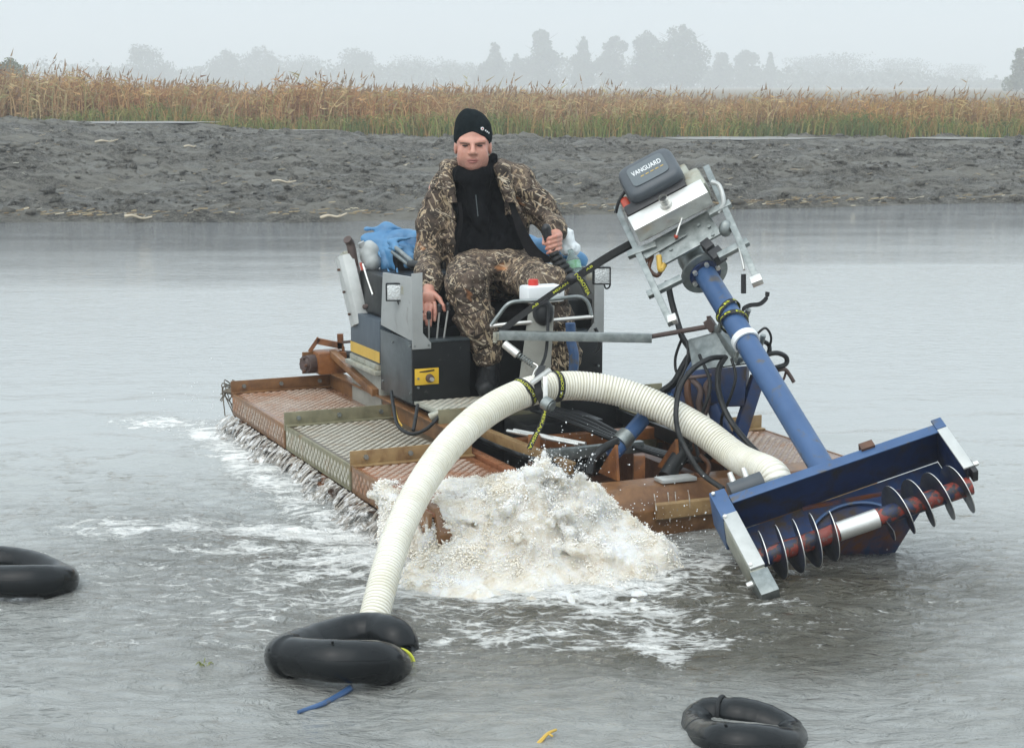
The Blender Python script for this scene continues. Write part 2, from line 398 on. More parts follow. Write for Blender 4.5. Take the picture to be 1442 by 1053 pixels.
# =================================================================== SETTING
def lines(knots):                        # [(pos, step), ...] -> graded grid lines
    out = [knots[0][0]]
    for (a, sa), (b, sb) in zip(knots, knots[1:]):
        x = a
        while x < b-1e-6:
            st = sa+(sb-sa)*(x-a)/(b-a); x = min(b, x+st); out.append(x)
    return np.array(out, np.float32)
def gridmesh(name, xs, ys, zf, mat, col=None, parent=None):
    X, Y = np.meshgrid(xs, ys); Z = zf(X, Y); nx = len(xs); ny = len(ys)
    V = np.stack([X, Y, Z], -1).reshape(-1, 3)
    i = np.arange(nx-1)[None, :]+np.arange(ny-1)[:, None]*nx; i = i.ravel()
    F = np.stack([i, i+1, i+nx+1, i+nx], 1)
    return np_mesh(name, V, F, mat, parent, True, (lambda q: q.reshape(-1, q.shape[-1]))(col(X, Y)) if col else None)
def gauss(X, Y, cx, cy, rx, ry=None, rot=0):
    ry = ry or rx; c, s = math.cos(rot), math.sin(rot); dx, dy = X-cx, Y-cy
    return np.exp(-(((dx*c+dy*s)/rx)**2+((-dx*s+dy*c)/ry)**2))
def shore(X): return 21.9+np.clip((X+1.5)*.38, -.4, 3.2)+.22*fbm(X*.7, X*0+3, 0, 3, 30)
BOIL = (.14, 5.98)                        # where the pumped water breaks the surface
def turb(X, Y):
    e = gauss(X, Y, BOIL[0]-.1, BOIL[1]-.35, 1.25, .85)+.7*gauss(X, Y, -1.0, 6.55, .8, .7)+.5*gauss(X, Y, 1.2, 5.7, .7, .6)
    return np.clip(e, 0, 1)
def water_h(X, Y):
    near = 1-sstep(6.5, 11, Y); t = turb(X, Y)
    h = .0020*fbm(X*2.2, Y*5.0, .0, 3, 1)*(1-.75*sstep(9, 16, Y))
    h = h+near*(.026*fbm(X*2.2, Y*4.2, 1.3, 4, 4)+.010*fbm(X*5, Y*9, 2.1, 3, 8))
    h = h+t*(.026*fbm(X*4.5, Y*6.5, .7, 4, 12)+.010*fbm(X*13, Y*17, .2, 3, 15))
    r = np.sqrt((X-BOIL[0])**2+((Y-BOIL[1])*1.15)**2)         # rings spreading from the upwelling
    h = h+.007*np.sin(r*21+1.5*fbm(X*2, Y*2, 0, 2, 20))*np.exp(-r*.75)*sstep(.25, .6, r)*(.5+.5*fbm(X*1.5, Y*1.5, 3, 2, 22))
    return h
def foam_env(X, Y):
    e = 1.15*gauss(X, Y, BOIL[0]-.05, BOIL[1]-.08, .62, .46)
    e = np.maximum(e, .80*gauss(X, Y, -.45, 6.02, .55, .22, .12))       # stream running off to the left
    e = np.maximum(e, .78*gauss(X, Y, -.80, 6.40, .55, .20, -.25))
    e = np.maximum(e, .62*gauss(X, Y, -1.35, 6.45, .60, .20, 0))
    e = np.maximum(e, .66*gauss(X, Y, -.35, 5.62, .60, .18, .15))
    for v in np.linspace(-2.6, 0, 26):                                    # along the flank of the boat
        p = B(-.20, v, 0); e = np.maximum(e, .56*gauss(X, Y, p.x-.03, p.y-.05, .19, .17))
    e = np.maximum(e, .55*gauss(X, Y, -1.75, 8.55, .35, .25))
    e = np.maximum(e, .64*gauss(X, Y, .35, 5.42, .42, .20, -.3))
    e = np.maximum(e, .58*gauss(X, Y, .50, 5.15, .28, .16, -.5))
    e = np.maximum(e, .56*gauss(X, Y, .72, 5.95, .30, .25))
    e = np.maximum(e, .50*gauss(X, Y, .05, 5.15, .7, .25))
    e = np.maximum(e, .44*gauss(X, Y, -.3, 5.7, 1.9, 1.2))
    e = np.maximum(e, .60*gauss(X, Y, -.95, 6.15, .55, .12, .05))
    e = np.maximum(e, .56*gauss(X, Y, -.55, 5.80, .7, .10, -.08))
    e = np.maximum(e, .60*gauss(X, Y, .42, 5.02, .22, .10, -.9))
    return e
def water_col(X, Y):
    mud = np.clip(.24*(1-sstep(5.4, 7.2, Y))+.95*gauss(X, Y, BOIL[0]+.22, BOIL[1]-.42, .85, .50)+.6*gauss(X, Y, -.6, 6.15, .75, .40)+.55*gauss(X, Y, .80, 5.0, .50, .28)+.5*gauss(X, Y, 1.25, 5.75, .55, .30)+.30*gauss(X, Y, -.2, 4.9, 1.0, .4)+.30*fbm(X*1.5, Y*3.4, 0, 3, 25)*(1-sstep(6, 9, Y)), 0, 1)
    tm = turb(X, Y)
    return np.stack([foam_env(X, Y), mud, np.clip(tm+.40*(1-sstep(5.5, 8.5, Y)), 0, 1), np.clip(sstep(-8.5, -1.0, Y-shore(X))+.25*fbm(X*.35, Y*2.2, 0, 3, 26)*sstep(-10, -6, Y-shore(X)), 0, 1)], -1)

n = NT('murky_water')
at_ = n.n('ShaderNodeAttribute', attribute_name='Col'); sp = n.n('ShaderNodeSeparateColor'); n.l(at_.outputs['Color'], sp.inputs[0])
env, mudm, tur = sp.outputs
base = n.mix(mudm, (.33, .338, .322), (.078, .072, .052))
base = n.mix(at_.outputs['Alpha'], base, (.05, .049, .045))   # dark reflection of the bank painted into the base colour along the far shore
cst = n.map((1, 1.9, 1))
wn = n.noise(5.5, 7, .62, 1.6, cst); wn2 = n.noise(26, 5, .65, 1.0, cst)
lace = n.n('ShaderNodeTexVoronoi', feature='DISTANCE_TO_EDGE'); lace.inputs['Scale'].default_value = 11
wco = n.n('ShaderNodeVectorMath', operation='ADD'); nz = n.n('ShaderNodeTexNoise'); nz.inputs['Scale'].default_value = 7; n.l(cst, nz.inputs['Vector'])
sc_ = n.n('ShaderNodeVectorMath', operation='SCALE'); n.l(nz.outputs['Color'], sc_.inputs[0]); sc_.inputs['Scale'].default_value = .22
n.l(cst, wco.inputs[0]); n.l(sc_.outputs[0], wco.inputs[1]); n.l(wco.outputs[0], lace.inputs['Vector'])
lc = n.ramp(lace.outputs['Distance'], [(.0, 1.), (.16, 0.)])
s1 = n.math('ADD', n.math('MULTIPLY', wn, 1.1), n.math('MULTIPLY', wn2, .45))
s1 = n.math('ADD', s1, n.math('MULTIPLY', lc, .16))
s1 = n.math('ADD', s1, n.math('MULTIPLY', env, 1.0))
fm = n.ramp(n.math('SUBTRACT', s1, .95), [(.27, 0.), (.36, .35), (.46, .8), (.64, 1.)])
foamc = n.mix(n.noise(9, 4), (.74, .72, .66), (.90, .90, .88))
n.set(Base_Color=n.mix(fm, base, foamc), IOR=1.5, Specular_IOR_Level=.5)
rg = n.n('ShaderNodeMix'); n.l(fm, rg.inputs[0]); rg.inputs[2].default_value = .04; rg.inputs[3].default_value = .6; n.set(Roughness=rg.outputs[0])
far = n.map((1.2, 5.5, 1)); b1 = n.bump(n.noise(3.2, 4, .55, .4, far), .035, .02)
b1 = n.bump(n.math('MULTIPLY', n.noise(5.5, 4, .6, .3, n.map((.7, 3.2, 1))), at_.outputs['Alpha']), .55, .08, b1)
nearb = n.math('MULTIPLY', n.noise(10, 5, .6, .8, n.map((1, 1.9, 1))), n.math('ADD', tur, .03))
b2 = n.bump(nearb, .9, .10, b1); b3 = n.bump(n.math('MULTIPLY', fm, n.noise(45, 4, .7)), .6, .02, b2); n.set(Normal=b3)
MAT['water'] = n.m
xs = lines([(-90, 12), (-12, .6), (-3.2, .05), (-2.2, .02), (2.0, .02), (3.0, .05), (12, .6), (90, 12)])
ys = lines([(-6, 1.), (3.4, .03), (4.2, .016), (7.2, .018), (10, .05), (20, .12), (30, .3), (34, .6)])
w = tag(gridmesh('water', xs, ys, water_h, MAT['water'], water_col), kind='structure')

# ---- mud bank and the meadow behind it: one sheet out to the horizon
def reed_edge(X): return 41.5+1.2*fbm(X*.25, X*0, 0, 2, 33)
PUD = [((px0-CX)/FPX*Y_, (px1-CX)/FPX*Y_, Y_, wd_) for px0, px1, Y_, wd_ in [(45, 330, 38.5, 1.5), (905, 1180, 39.0, 1.5), (1255, 1420, 39.3, 1.0), (330, 500, 39.5, .6)]]
def land_base(X, Y):
    s = Y-shore(X)
    return -.25+.33*sstep(-.8, .35, s)+.05*sstep(0, 4, s)+.30*sstep(2, 17, s)+.46*gauss(X, Y, -11.5, 36, 6.5, 9)+.20*gauss(X, Y, -9, 27, 2.6, 3)+.10*gauss(X, Y, 6, 30, 5, 2)
PUDZ = [float(land_base(np.array([(a+b)/2]), np.array([c]))[0])+.10 for a, b, c, d in PUD]
def pud_mask(X, Y, i): a, b, c, d = PUD[i]; return 1-sstep(.75, 1.15, np.sqrt(((X-(a+b)/2)/((b-a)/2))**2+((Y-c)/d)**2)+.25*fbm(X*1.2, Y*1.2, 0, 2, 57))
def land_h(X, Y):
    s = Y-shore(X)
    z = -.25+.33*sstep(-.8, .35, s)+.05*sstep(0, 4, s)+.30*sstep(2, 17, s)
    z = z+.46*gauss(X, Y, -11.5, 36, 6.5, 9)+.20*gauss(X, Y, -9, 27, 2.6, 3)+.10*gauss(X, Y, 6, 30, 5, 2)
    mudm = sstep(-.3, .8, s)*(1-sstep(0, 2.5, Y-reed_edge(X)))
    cl = fbm(X*1.1, Y*.9, 0, 3, 40)
    lows = z
    z = z+mudm*(.10*cl+.12*np.abs(fbm(X*2.6, Y*2.2, .3, 4, 43))*(1+cl)+.065*fbm(X*6, Y*5, 0, 3, 47))
    for i in range(len(PUD)): m_ = pud_mask(X, Y, i); z = z*(1-m_)+(PUDZ[i]-.012)*m_
    return z
n = NT('wet_mud')
a = n.noise(1.1, 8, .65, .3); b = n.noise(9, 8, .7, .2); st = n.noise(.9, 5, .6, .6, n.map((.5, 1.6, 1)))
c = n.ramp(b, [(.34, (.045, .041, .033)), (.50, (.175, .162, .135)), (.66, (.33, .31, .262))])
sk = n.noise(34, 6, .7); c = n.mix(n.ramp(sk, [(.38, .85), (.49, 0.)]), c, (.020, .018, .014)); c = n.mix(n.ramp(sk, [(.54, 0.), (.66, .7)]), c, (.36, .34, .29))
c = n.mix(n.ramp(st, [(.47, 0.), (.60, .9)]), c, (.32, .30, .255))
wet = n.ramp(a, [(.40, .45), (.58, .9)])
n.set(Base_Color=c, Roughness=wet, Specular_IOR_Level=.3, Normal=n.bump(n.noise(12, 8, .85, .3), 1.0, .20)); MAT['mud'] = n.m
MAT['soil'] = simple('meadow_soil', (.10, .075, .04), (.17, .13, .07), 2, .9, 0, .3)
xs = lines([(-1300, 300), (-60, 8), (-17, .075), (16, .075), (60, 8), (1300, 300)])
ys = lines([(19.5, .08), (27, .08), (42, .12), (48, .6), (70, 6), (1200, 120)])
xs2 = xs
g = gridmesh('mud_bank', xs2, ys, land_h, MAT['mud']); tag(g, 'dark churned mud bank across the water with reeds on top', kind='structure')
g.data.materials.append(MAT['soil'])
nx = len(xs2)-1; mi = np.zeros(len(g.data.polygons), np.int32)
yy = np.repeat((ys[:-1]+ys[1:])/2, nx); xx = np.tile((xs2[:-1]+xs2[1:])/2, len(ys)-1); mi[yy > reed_edge(xx)+.6] = 1
g.data.polygons.foreach_set('material_index', mi)

MAT['puddle'] = NT('silty_puddle').set(Base_Color=(.24, .24, .23), Roughness=.35, IOR=1.33)
def puddle(pts, z):
    c = Vector((sum(p[0] for p in pts)/len(pts), sum(p[1] for p in pts)/len(pts), z))
    m = MB(); m.add([c]+[(p[0], p[1], z) for p in pts], [(0, 1+i, 1+(i+1) % len(pts)) for i in range(len(pts))])
    return tag(m.build('puddle', MAT['puddle']), kind='structure')
for i, (a, b, Y_, wd_) in enumerate(PUD):
    pts = [((a+b)/2+math.cos(t)*(b-a)/2*(.80+.10*math.sin(5*t+i)+.07*math.sin(11*t)), Y_+math.sin(t)*wd_*(.75+.12*math.sin(7*t+i))) for t in np.linspace(0, 2*PI, 41)[:-1]]
    puddle(pts, PUDZ[i])
# ---- reed belt, low green growth in front of it
n = NT('reed'); a_ = n.n('ShaderNodeAttribute', attribute_name='Col')
n.set(Base_Color=a_.outputs['Color'], Roughness=.75, Specular_IOR_Level=.2)
tr = n.n('ShaderNodeBsdfTranslucent'); n.l(a_.outputs['Color'], tr.inputs[0]); ms = n.n('ShaderNodeMixShader'); ms.inputs[0].default_value = .25
n.l(n.p.outputs[0], ms.inputs[1]); n.l(tr.outputs[0], ms.inputs[2]); n.l(ms.outputs[0], n.out.inputs[0]); MAT['reed'] = n.m
def blades(name, N, xr, yf, hf, wf, colf, seed, leaves=4, plume=.3, lean=.18):
    R = np.random.RandomState(seed); x = R.uniform(*xr, N); y = yf(x, R); z = land_h(x, y)-.03
    h = hf(x, y, R); wd = wf(R, N); ang = R.uniform(-.9, .9, N); dx = np.cos(ang)*wd; dy = np.sin(ang)*wd
    lx = R.normal(.05, lean, N)*h; ly = R.normal(0, lean*.5, N)*h
    V = []; Fc = []; Cc = []; base = np.stack([x, y, z], 1); c0 = colf(x, y, h, R, N)
    def tri(p, q, r, c):
        V.append(np.stack([p, q, r], 1).reshape(-1, 3)); Cc.append(np.repeat(c, 3, 0))
    off = np.stack([dx, dy, 0*dx], 1); mid = base+np.stack([lx*.3, ly*.3, h*.55], 1); top = base+np.stack([lx, ly, h], 1)
    tri(base-off, base+off, mid+off*.8, c0); tri(base-off, mid+off*.8, mid-off*.8, c0); tri(mid-off*.8, mid+off*.8, top, c0)
    for i in range(leaves):
        f = R.uniform(.15, .92, (N, 1)); p = base+(top-base)*f+np.stack([-lx*.1, 0*lx, 0*lx], 1)
        a = R.uniform(0, 2*PI, N); L = R.uniform(.10, .30, N)*np.clip(h, .4, 1.2)
        tip = p+np.stack([np.cos(a)*L*.8, np.sin(a)*L*.5, R.uniform(-.35, .75, N)*L], 1)
        w2 = np.stack([0*L, 0*L, L*.06+.005], 1); cc = c0*R.uniform(.75, 1.3, (N, 1))
        tri(p-w2, p+w2, tip, cc)
    pm = R.uniform(0, 1, N) < plume; P = top[pm]; k = pm.sum()
    if k:
        d = np.stack([R.normal(.05, .05, k), 0*P[:, 0], R.uniform(.10, .2, k)], 1); o2 = np.stack([R.uniform(.012, .03, k), 0*P[:, 0], 0*P[:, 0]], 1)
        pc = np.array([[.30, .21, .14]])*R.uniform(.7, 1.5, (k, 1))
        tri(P-o2, P+o2, P+d, pc); tri(P-o2*.5-d*.4, P+o2*.5-d*.3, P, pc)
    V = np.concatenate(V); F_ = np.arange(len(V)).reshape(-1, 3)
    return np_mesh(name, V, F_, MAT['reed'], None, False, np.clip(np.concatenate(Cc), 0, 1))
def pal(cols, wts, R, N):
    i = R.choice(len(cols), N, p=np.array(wts)/sum(wts)); return np.array(cols)[i]*R.uniform(.7, 1.3, (N, 1))
def reed_col(x, y, h, R, N):
    c = pal([(.41, .25, .13), (.48, .32, .165), (.33, .185, .11), (.54, .42, .23), (.37, .33, .16)], [4, 3, 2.5, 2.5, 1.6], R, N)
    t = fbm(x*.35, y*.35, 0, 3, 60)[:, None]                 # reddish stands and yellowish stands
    c = c*(1+.55*np.clip(t, -1, 1)*np.array([[.15, -.15, -.4]]))
    g = np.clip(sstep(1, 9, x)-.15, 0, 1)[:, None]*R.uniform(0, 1, (N, 1)); return c*(1-.45*g)+np.array([[.36, .27, .10]])*.45*g
def reed_h(x, y, R):
    return (.97+.40*fbm(x*.55, y*.3, 0, 3, 62)-.012*(x+2))*R.uniform(.50, 1.14, len(x))+(R.uniform(0, 1, len(x)) < .05)*R.uniform(.1, .38, len(x))
rd = blades('reed_belt', 42000, (-19, 19), lambda x, R: reed_edge(x)+.2+R.beta(1, 1.6, len(x))*9, reed_h, lambda R, N: R.uniform(.010, .02, N), reed_col, 61, 5, .16)
tag(rd, 'brown and straw coloured reeds standing behind the mud bank', 'reeds', kind='stuff')
def low_col(x, y, h, R, N):
    c = pal([(.20, .24, .07), (.26, .26, .09), (.34, .29, .12), (.14, .19, .07), (.38, .24, .10)], [3, 3, 3, 2, 2], R, N)
    t = sstep(-.1, .5, fbm(x*.5, y*.9, 0, 3, 66))[:, None]; return c*(1-.6*t)+np.array([[.12, .17, .07]])*.6*t
gl = blades('marsh_grass', 16000, (-14, 19), lambda x, R: reed_edge(x)-.3+R.uniform(0, 2.2, len(x)), lambda x, y, R: (.44+.34*fbm(x*.45, y*.8, 0, 2, 68)+.10*sstep(-6, 2, x))*R.uniform(.5, 1.15, len(x))*np.clip(sstep(-13.5, -5, x)+.35, 0, 1),
            lambda R, N: R.uniform(.008, .018, N), low_col, 67, 4, 0, .3)
tag(gl, 'yellow green marsh grass at the foot of the reeds', 'grass', kind='stuff')
# pale straw washed up along the water's edge
R = np.random.RandomState(5); N = 900
x = R.uniform(-10, 12, N); keep = fbm(x*.8, x*0, 0, 3, 71)+R.uniform(-.5, .5, N) > -.15; x = x[keep]; N = len(x); y = shore(x)+R.normal(.25, .10, N)
z = np.maximum(land_h(x, y), 0)+.015; a = R.normal(0, .5, N); L = R.uniform(.012, .065, N)
d = np.stack([np.cos(a)*L, np.sin(a)*L, R.uniform(-.05, .25, N)*L], 1); o = np.stack([0*L, 0*L, R.uniform(.006, .014, N)], 1); p = np.stack([x, y, z], 1); o2 = np.stack([0*L, R.uniform(.01, .02, N), 0*L], 1)
V = np.stack([p-d, p+d, p+d+o, p-d+o, p-d+o2, p+d+o2], 1).reshape(-1, 3); i = np.arange(N)*6
F = np.concatenate([np.stack([i, i+1, i+2, i+3], 1), np.stack([i+3, i+2, i+5, i+4], 1)])
col = np.repeat(pal([(.36, .29, .18), (.26, .19, .11), (.52, .47, .36)], [3, 3, 1], R, N), 6, 0)
tag(np_mesh('shoreline_straw', V, F, MAT['reed'], None, False, col), 'pale straw washed up along the far waterline', 'straw', kind='stuff')
R = np.random.RandomState(15); N = 700; x = R.uniform(-15, 14, N); y = shore(x)+.3+R.uniform(0, 1, N)**1.3*15; z = land_h(x, y)+.02; a = R.normal(0, .7, N); L = R.uniform(.01, .07, N)
d = np.stack([np.cos(a)*L, np.sin(a)*L, R.uniform(-.2, .4, N)*L], 1); o = np.stack([0*L, 0*L, R.uniform(.005, .014, N)], 1); p = np.stack([x, y, z], 1); o2 = np.stack([0*L, R.uniform(.008, .015, N), 0*L], 1)
V = np.stack([p-d, p+d, p+d+o, p-d+o, p-d+o2, p+d+o2], 1).reshape(-1, 3); i = np.arange(N)*6
tag(np_mesh('mud_litter', V, np.concatenate([np.stack([i, i+1, i+2, i+3], 1), np.stack([i+3, i+2, i+5, i+4], 1)]), MAT['reed'], None, False, np.repeat(pal([(.40, .34, .24), (.28, .23, .16), (.55, .52, .44)], [3, 3, 1], R, N), 6, 0)), 'scattered pale bits of reed and root on the mud', 'litter', kind='stuff')
def stick(px, py, L, ang, r, label, cat='stick'):
    d = ray(px, py); lo, hi = 15., 45.
    for _ in range(40):                                     # where the line of sight meets the bank
        m_ = (lo+hi)/2; q = d*(m_/d.y); q.z += CAMH
        if q.z > max(0, float(land_h(np.array([q.x]), np.array([q.y]))[0])): lo = m_
        else: hi = m_
    p = Vector((q.x, q.y, q.z+r*.8)); dd = Vector((math.cos(ang), .3, math.sin(ang)*.25)).normalized()
    pts = [p-dd*L/2, p-dd*L*.2+Vector((0, 0, r)), p+dd*L*.15, p+dd*L/2+Vector((0, 0, r*1.5))]
    m = MB(); m.tube(spline(pts, 5), lambda t: r*(1-.55*t), 7)
    m.tube([pts[2], pts[2]+Vector((L*.10, 0, L*.10))], lambda t: r*.5*(1-.6*t), 5)
    return tag(m.build('driftwood_stick', MAT['wood']), label, cat)
stick(195, 309, .34, -.5, .022, 'pale bent driftwood stick on the waterline at the far left')
stick(470, 308, .34, .2, .024, 'thick pale driftwood piece on the waterline left of the boat')
stick(150, 201, .42, .1, .022, 'thin pale stick lying high on the mud at the left')
stick(270, 208, .28, -.1, .02, 'short pale stick lying mid slope on the mud at the left')
stick(400, 258, .36, -.35, .02, 'brown twig lying on the mud left of the man', 'twig')

# ---- trees in the mist
n = NT('tree_leaves'); a_ = n.n('ShaderNodeAttribute', attribute_name='Col'); n.set(Base_Color=a_.outputs['Color'], Roughness=.8); MAT['leaf'] = n.m
MAT['bark'] = simple('bark', (.05, .045, .04), (.09, .08, .07), 3, .9, 0, .3)
def tree(name, label, px, ytop, wpx, Y, form, seed, cnt=2200, leafc=(.065, .085, .05), group='trees standing in the mist behind the reeds', cat='tree'):
    R = np.random.RandomState(seed); x0 = (px-CX)/FPX*Y; g = float(land_h(np.array([x0]), np.array([Y]))[0])
    Ht = (CAMH+(120-ytop)/FPX*Y-g)*1.06; rw = wpx/2/FPX*Y; base = Vector((x0, Y, g))
    t = empty(name, base); tag(t, label, cat, group)
    m = MB(); m.tube([base-ZV*.1, base+Vector((.05*rw, 0, Ht*.4)), base+Vector((-.04*rw, 0, Ht*.85))], lambda q: max(.02, Ht*.018)*(1-.8*q), 7)
    for i in range(9):
        f = R.uniform(.25, .75); a = R.uniform(0, 2*PI); p = base+ZV*(Ht*f)
        m.tube([p, p+Vector((math.cos(a)*rw*.4, math.sin(a)*rw*.4, Ht*.06)), p+Vector((math.cos(a)*rw*.75, math.sin(a)*rw*.75, Ht*.14))], lambda q: Ht*.006*(1-.7*q), 5)
    m.build('trunk', MAT['bark'], t)
    nb = 13; bf = np.concatenate([R.uniform(.12, .95, nb-1), [.93]])
    def pf(f): return {'cone': 1.05*(1-f)**.75+.06, 'round': np.sqrt(np.clip(1-((f-.5)/.54)**2, 0, 1)), 'tall': np.clip(1.12*(1-f)**.42*(f+.25)**.2, .08, 1)}[form]
    ba = R.uniform(0, 2*PI, nb); br = rw*pf(bf)*R.uniform(.25, .85, nb); bs_ = rw*np.clip(pf(bf)*R.uniform(.35, .62, nb), .12, 1)
    bc = np.stack([x0+np.cos(ba)*br, Y+np.sin(ba)*br, g+Ht*bf*.94], 1); bc[-1, :2] = (x0, Y)
    w_ = R.choice(nb, cnt, p=bs_**2/(bs_**2).sum()); dv = R.normal(0, 1, (cnt, 3)); dv /= np.linalg.norm(dv, axis=1)[:, None]
    c = bc[w_]+dv*(bs_[w_]*R.uniform(0, 1, cnt)**.45)[:, None]*np.array([1, 1, .95]); fz_ = np.clip((c[:, 2]-g)/Ht, 0, 1)
    k2 = cnt//3; f2 = R.uniform(.06, .9, k2); a2 = R.uniform(0, 2*PI, k2); r2 = rw*pf(f2)*.7*np.sqrt(R.uniform(0, 1, k2)); c = np.concatenate([c, np.stack([x0+np.cos(a2)*r2, Y+np.sin(a2)*r2, g+Ht*f2*.92], 1)])
    c = c[(c[:, 2] > g+.05) & (c[:, 2] < g+Ht*(1.0+.02*R.normal(0, 1, len(c))))]; k = len(c)
    s = Ht*R.uniform(.012, .036, (k, 1)); d1 = R.normal(0, 1, (k, 3)); d1 /= np.linalg.norm(d1, axis=1)[:, None]; d2 = np.cross(d1, R.normal(0, 1, (k, 3))); d2 /= np.linalg.norm(d2, axis=1)[:, None]
    V = np.stack([c-d1*s, c+d2*s*.7, c+d1*s*1.3, c-d2*s*.7], 1).reshape(-1, 3); F = np.arange(4*k).reshape(-1, 4)
    col = np.repeat(np.array([leafc])*R.uniform(.55, 1.5, (k, 1))*np.array([1, 1, 1]), 4, 0)
    np_mesh('crown', V, F, MAT['leaf'], t, False, col)
    return t
TR = [(212, 68, 62, 235, 'round', 'faint rounded tree standing alone behind the left reeds'),
      (322, 74, 46, 250, 'round', 'faint small tree next right of the lone rounded tree at left'),
      (378, 66, 60, 260, 'tall', 'faint tree with a tall narrow top left of the man, behind the reeds'),
      (430, 82, 66, 270, 'round', 'faint low tree just right of the narrow topped tree at left'),
      (505, 70, 70, 265, 'tall', 'faint broad tree above the reeds left of the man'),
      (590, 82, 74, 280, 'round', 'very faint low tree just left of the man'),
      (640, 88, 52, 290, 'round', 'very faint low bushy tree directly above the man'),
      (697, 61, 44, 200, 'cone', 'misty conical tree just right above the man'),
      (727, 76, 24, 210, 'tall', 'slim short misty tree between the conical tree and the rounded tall tree'),
      (763, 45, 52, 200, 'tall', 'tall misty tree with rounded top, third right of the man'),
      (820, 51, 40, 200, 'cone', 'pointed misty tree between two rounded trees right of the man'),
      (862, 52, 44, 205, 'tall', 'misty tree just left of the broad tree group'),
      (908, 45, 66, 200, 'tall', 'left half of the broad tall tree group in the mist'),
      (957, 38, 76, 195, 'tall', 'tallest and broadest misty tree above the outboard engine'),
      (1012, 76, 40, 215, 'tall', 'short misty tree just right of the tallest tree'),
      (1046, 72, 42, 220, 'tall', 'second short misty tree right of the tallest tree'),
      (1079, 74, 24, 220, 'cone', 'slim pointed misty tree, third right of the tallest tree'),
      (1130, 84, 66, 250, 'round', 'pale low misty tree right of the slim pointed tree'),
      (1182, 79, 76, 245, 'round', 'pale domed misty tree above the right hand reeds'),
      (1255, 86, 92, 260, 'round', 'very pale wide tree in the mist at right'),
      (1335, 93, 80, 270, 'round', 'very pale low tree in the mist near the right edge')]
for i, (px, yt, wp, Y, fo, lb) in enumerate(TR): tree('misty_tree', lb, px, yt, wp*1.22, Y*(2.9 if px < 660 else 3.3), fo, 100+i, 3600)
tree('misty_tree', 'greyish green tree at the right edge, nearer than the others', 1432, 66, 52, 330, 'tall', 140, 2600, (.10, .115, .06))
tree('willow_bush', 'rounded green bush rising over the reeds at the left edge', 22, 84, 50, 140, 'round', 141, 2600, (.11, .13, .06), group='bushes', cat='bush')

# low undergrowth filling in between the trees, one soft mass in the mist
R = np.random.RandomState(77); N = 30000; x = R.uniform(-260, 240, N); y = R.uniform(700, 800, N); top = (8.0+4.5*fbm(x*.035, y*.02, 0, 4, 78)+3.*fbm(x*.16, y*.05, 0, 2, 79)+4*np.exp(-((x-40)/45)**2)-4.5*sstep(70, 190, x))*R.uniform(.8, 1.12, N)
c = np.stack([x, y, .5+np.clip(top, 1, 22)*R.uniform(0, 1, N)**.9], 1); s_ = R.uniform(.35, 1.1, (N, 1)); d1 = R.normal(0, 1, (N, 3)); d1 /= np.linalg.norm(d1, axis=1)[:, None]; d2 = np.cross(d1, R.normal(0, 1, (N, 3))); d2 /= np.linalg.norm(d2, axis=1)[:, None]
V = np.stack([c-d1*s_, c+d2*s_*.7, c+d1*s_, c-d2*s_*.7], 1).reshape(-1, 3)
tag(np_mesh('far_undergrowth', V, np.arange(4*N).reshape(-1, 4), MAT['leaf'], None, False, np.repeat(np.array([[.07, .085, .05]])*R.uniform(.6, 1.4, (N, 1)), 4, 0)), 'pale undergrowth along the foot of the misty trees', 'bushes', kind='stuff')
# clods of dug up mud
R = np.random.RandomState(8); N = 17000; x = R.uniform(-16, 15, N); y = shore(x)+.1+R.uniform(0, 1, N)**1.1*(reed_edge(x)+.2-shore(x)); keep = fbm(x*.7, y*.6, 0, 3, 90)+R.uniform(-.35, .35, N) > .0; keep &= sum(pud_mask(x, y, i) for i in range(len(PUD))) < .3; x = x[keep]; y = y[keep]; N = len(x)
ph = (1+5**.5)/2; ico = np.array([(-1, ph, 0), (1, ph, 0), (-1, -ph, 0), (1, -ph, 0), (0, -1, ph), (0, 1, ph), (0, -1, -ph), (0, 1, -ph), (ph, 0, -1), (ph, 0, 1), (-ph, 0, -1), (-ph, 0, 1)])/1.9
icf = np.array([(0, 11, 5), (0, 5, 1), (0, 1, 7), (0, 7, 10), (0, 10, 11), (1, 5, 9), (5, 11, 4), (11, 10, 2), (10, 7, 6), (7, 1, 8), (3, 9, 4), (3, 4, 2), (3, 2, 6), (3, 6, 8), (3, 8, 9), (4, 9, 5), (2, 4, 11), (6, 2, 10), (8, 6, 7), (9, 8, 1)])
sz = np.clip(R.exponential(.016, N)+.012, 0, .075); p = np.stack([x, y, land_h(x, y)+sz*.15], 1)
V = p[:, None]+ico[None]*sz[:, None, None]*R.uniform(.3, 1.7, (N, 12, 3))*np.stack([R.uniform(.8, 1.6, N), R.uniform(.8, 1.4, N), R.uniform(.4, .9, N)], 1)[:, None]
tag(np_mesh('mud_clods', V.reshape(-1, 3), (icf[None]+12*np.arange(N)[:, None, None]).reshape(-1, 3), MAT['mud'], None, False), 'countless dark clods of dug up mud on the bank', 'mud', kind='stuff')

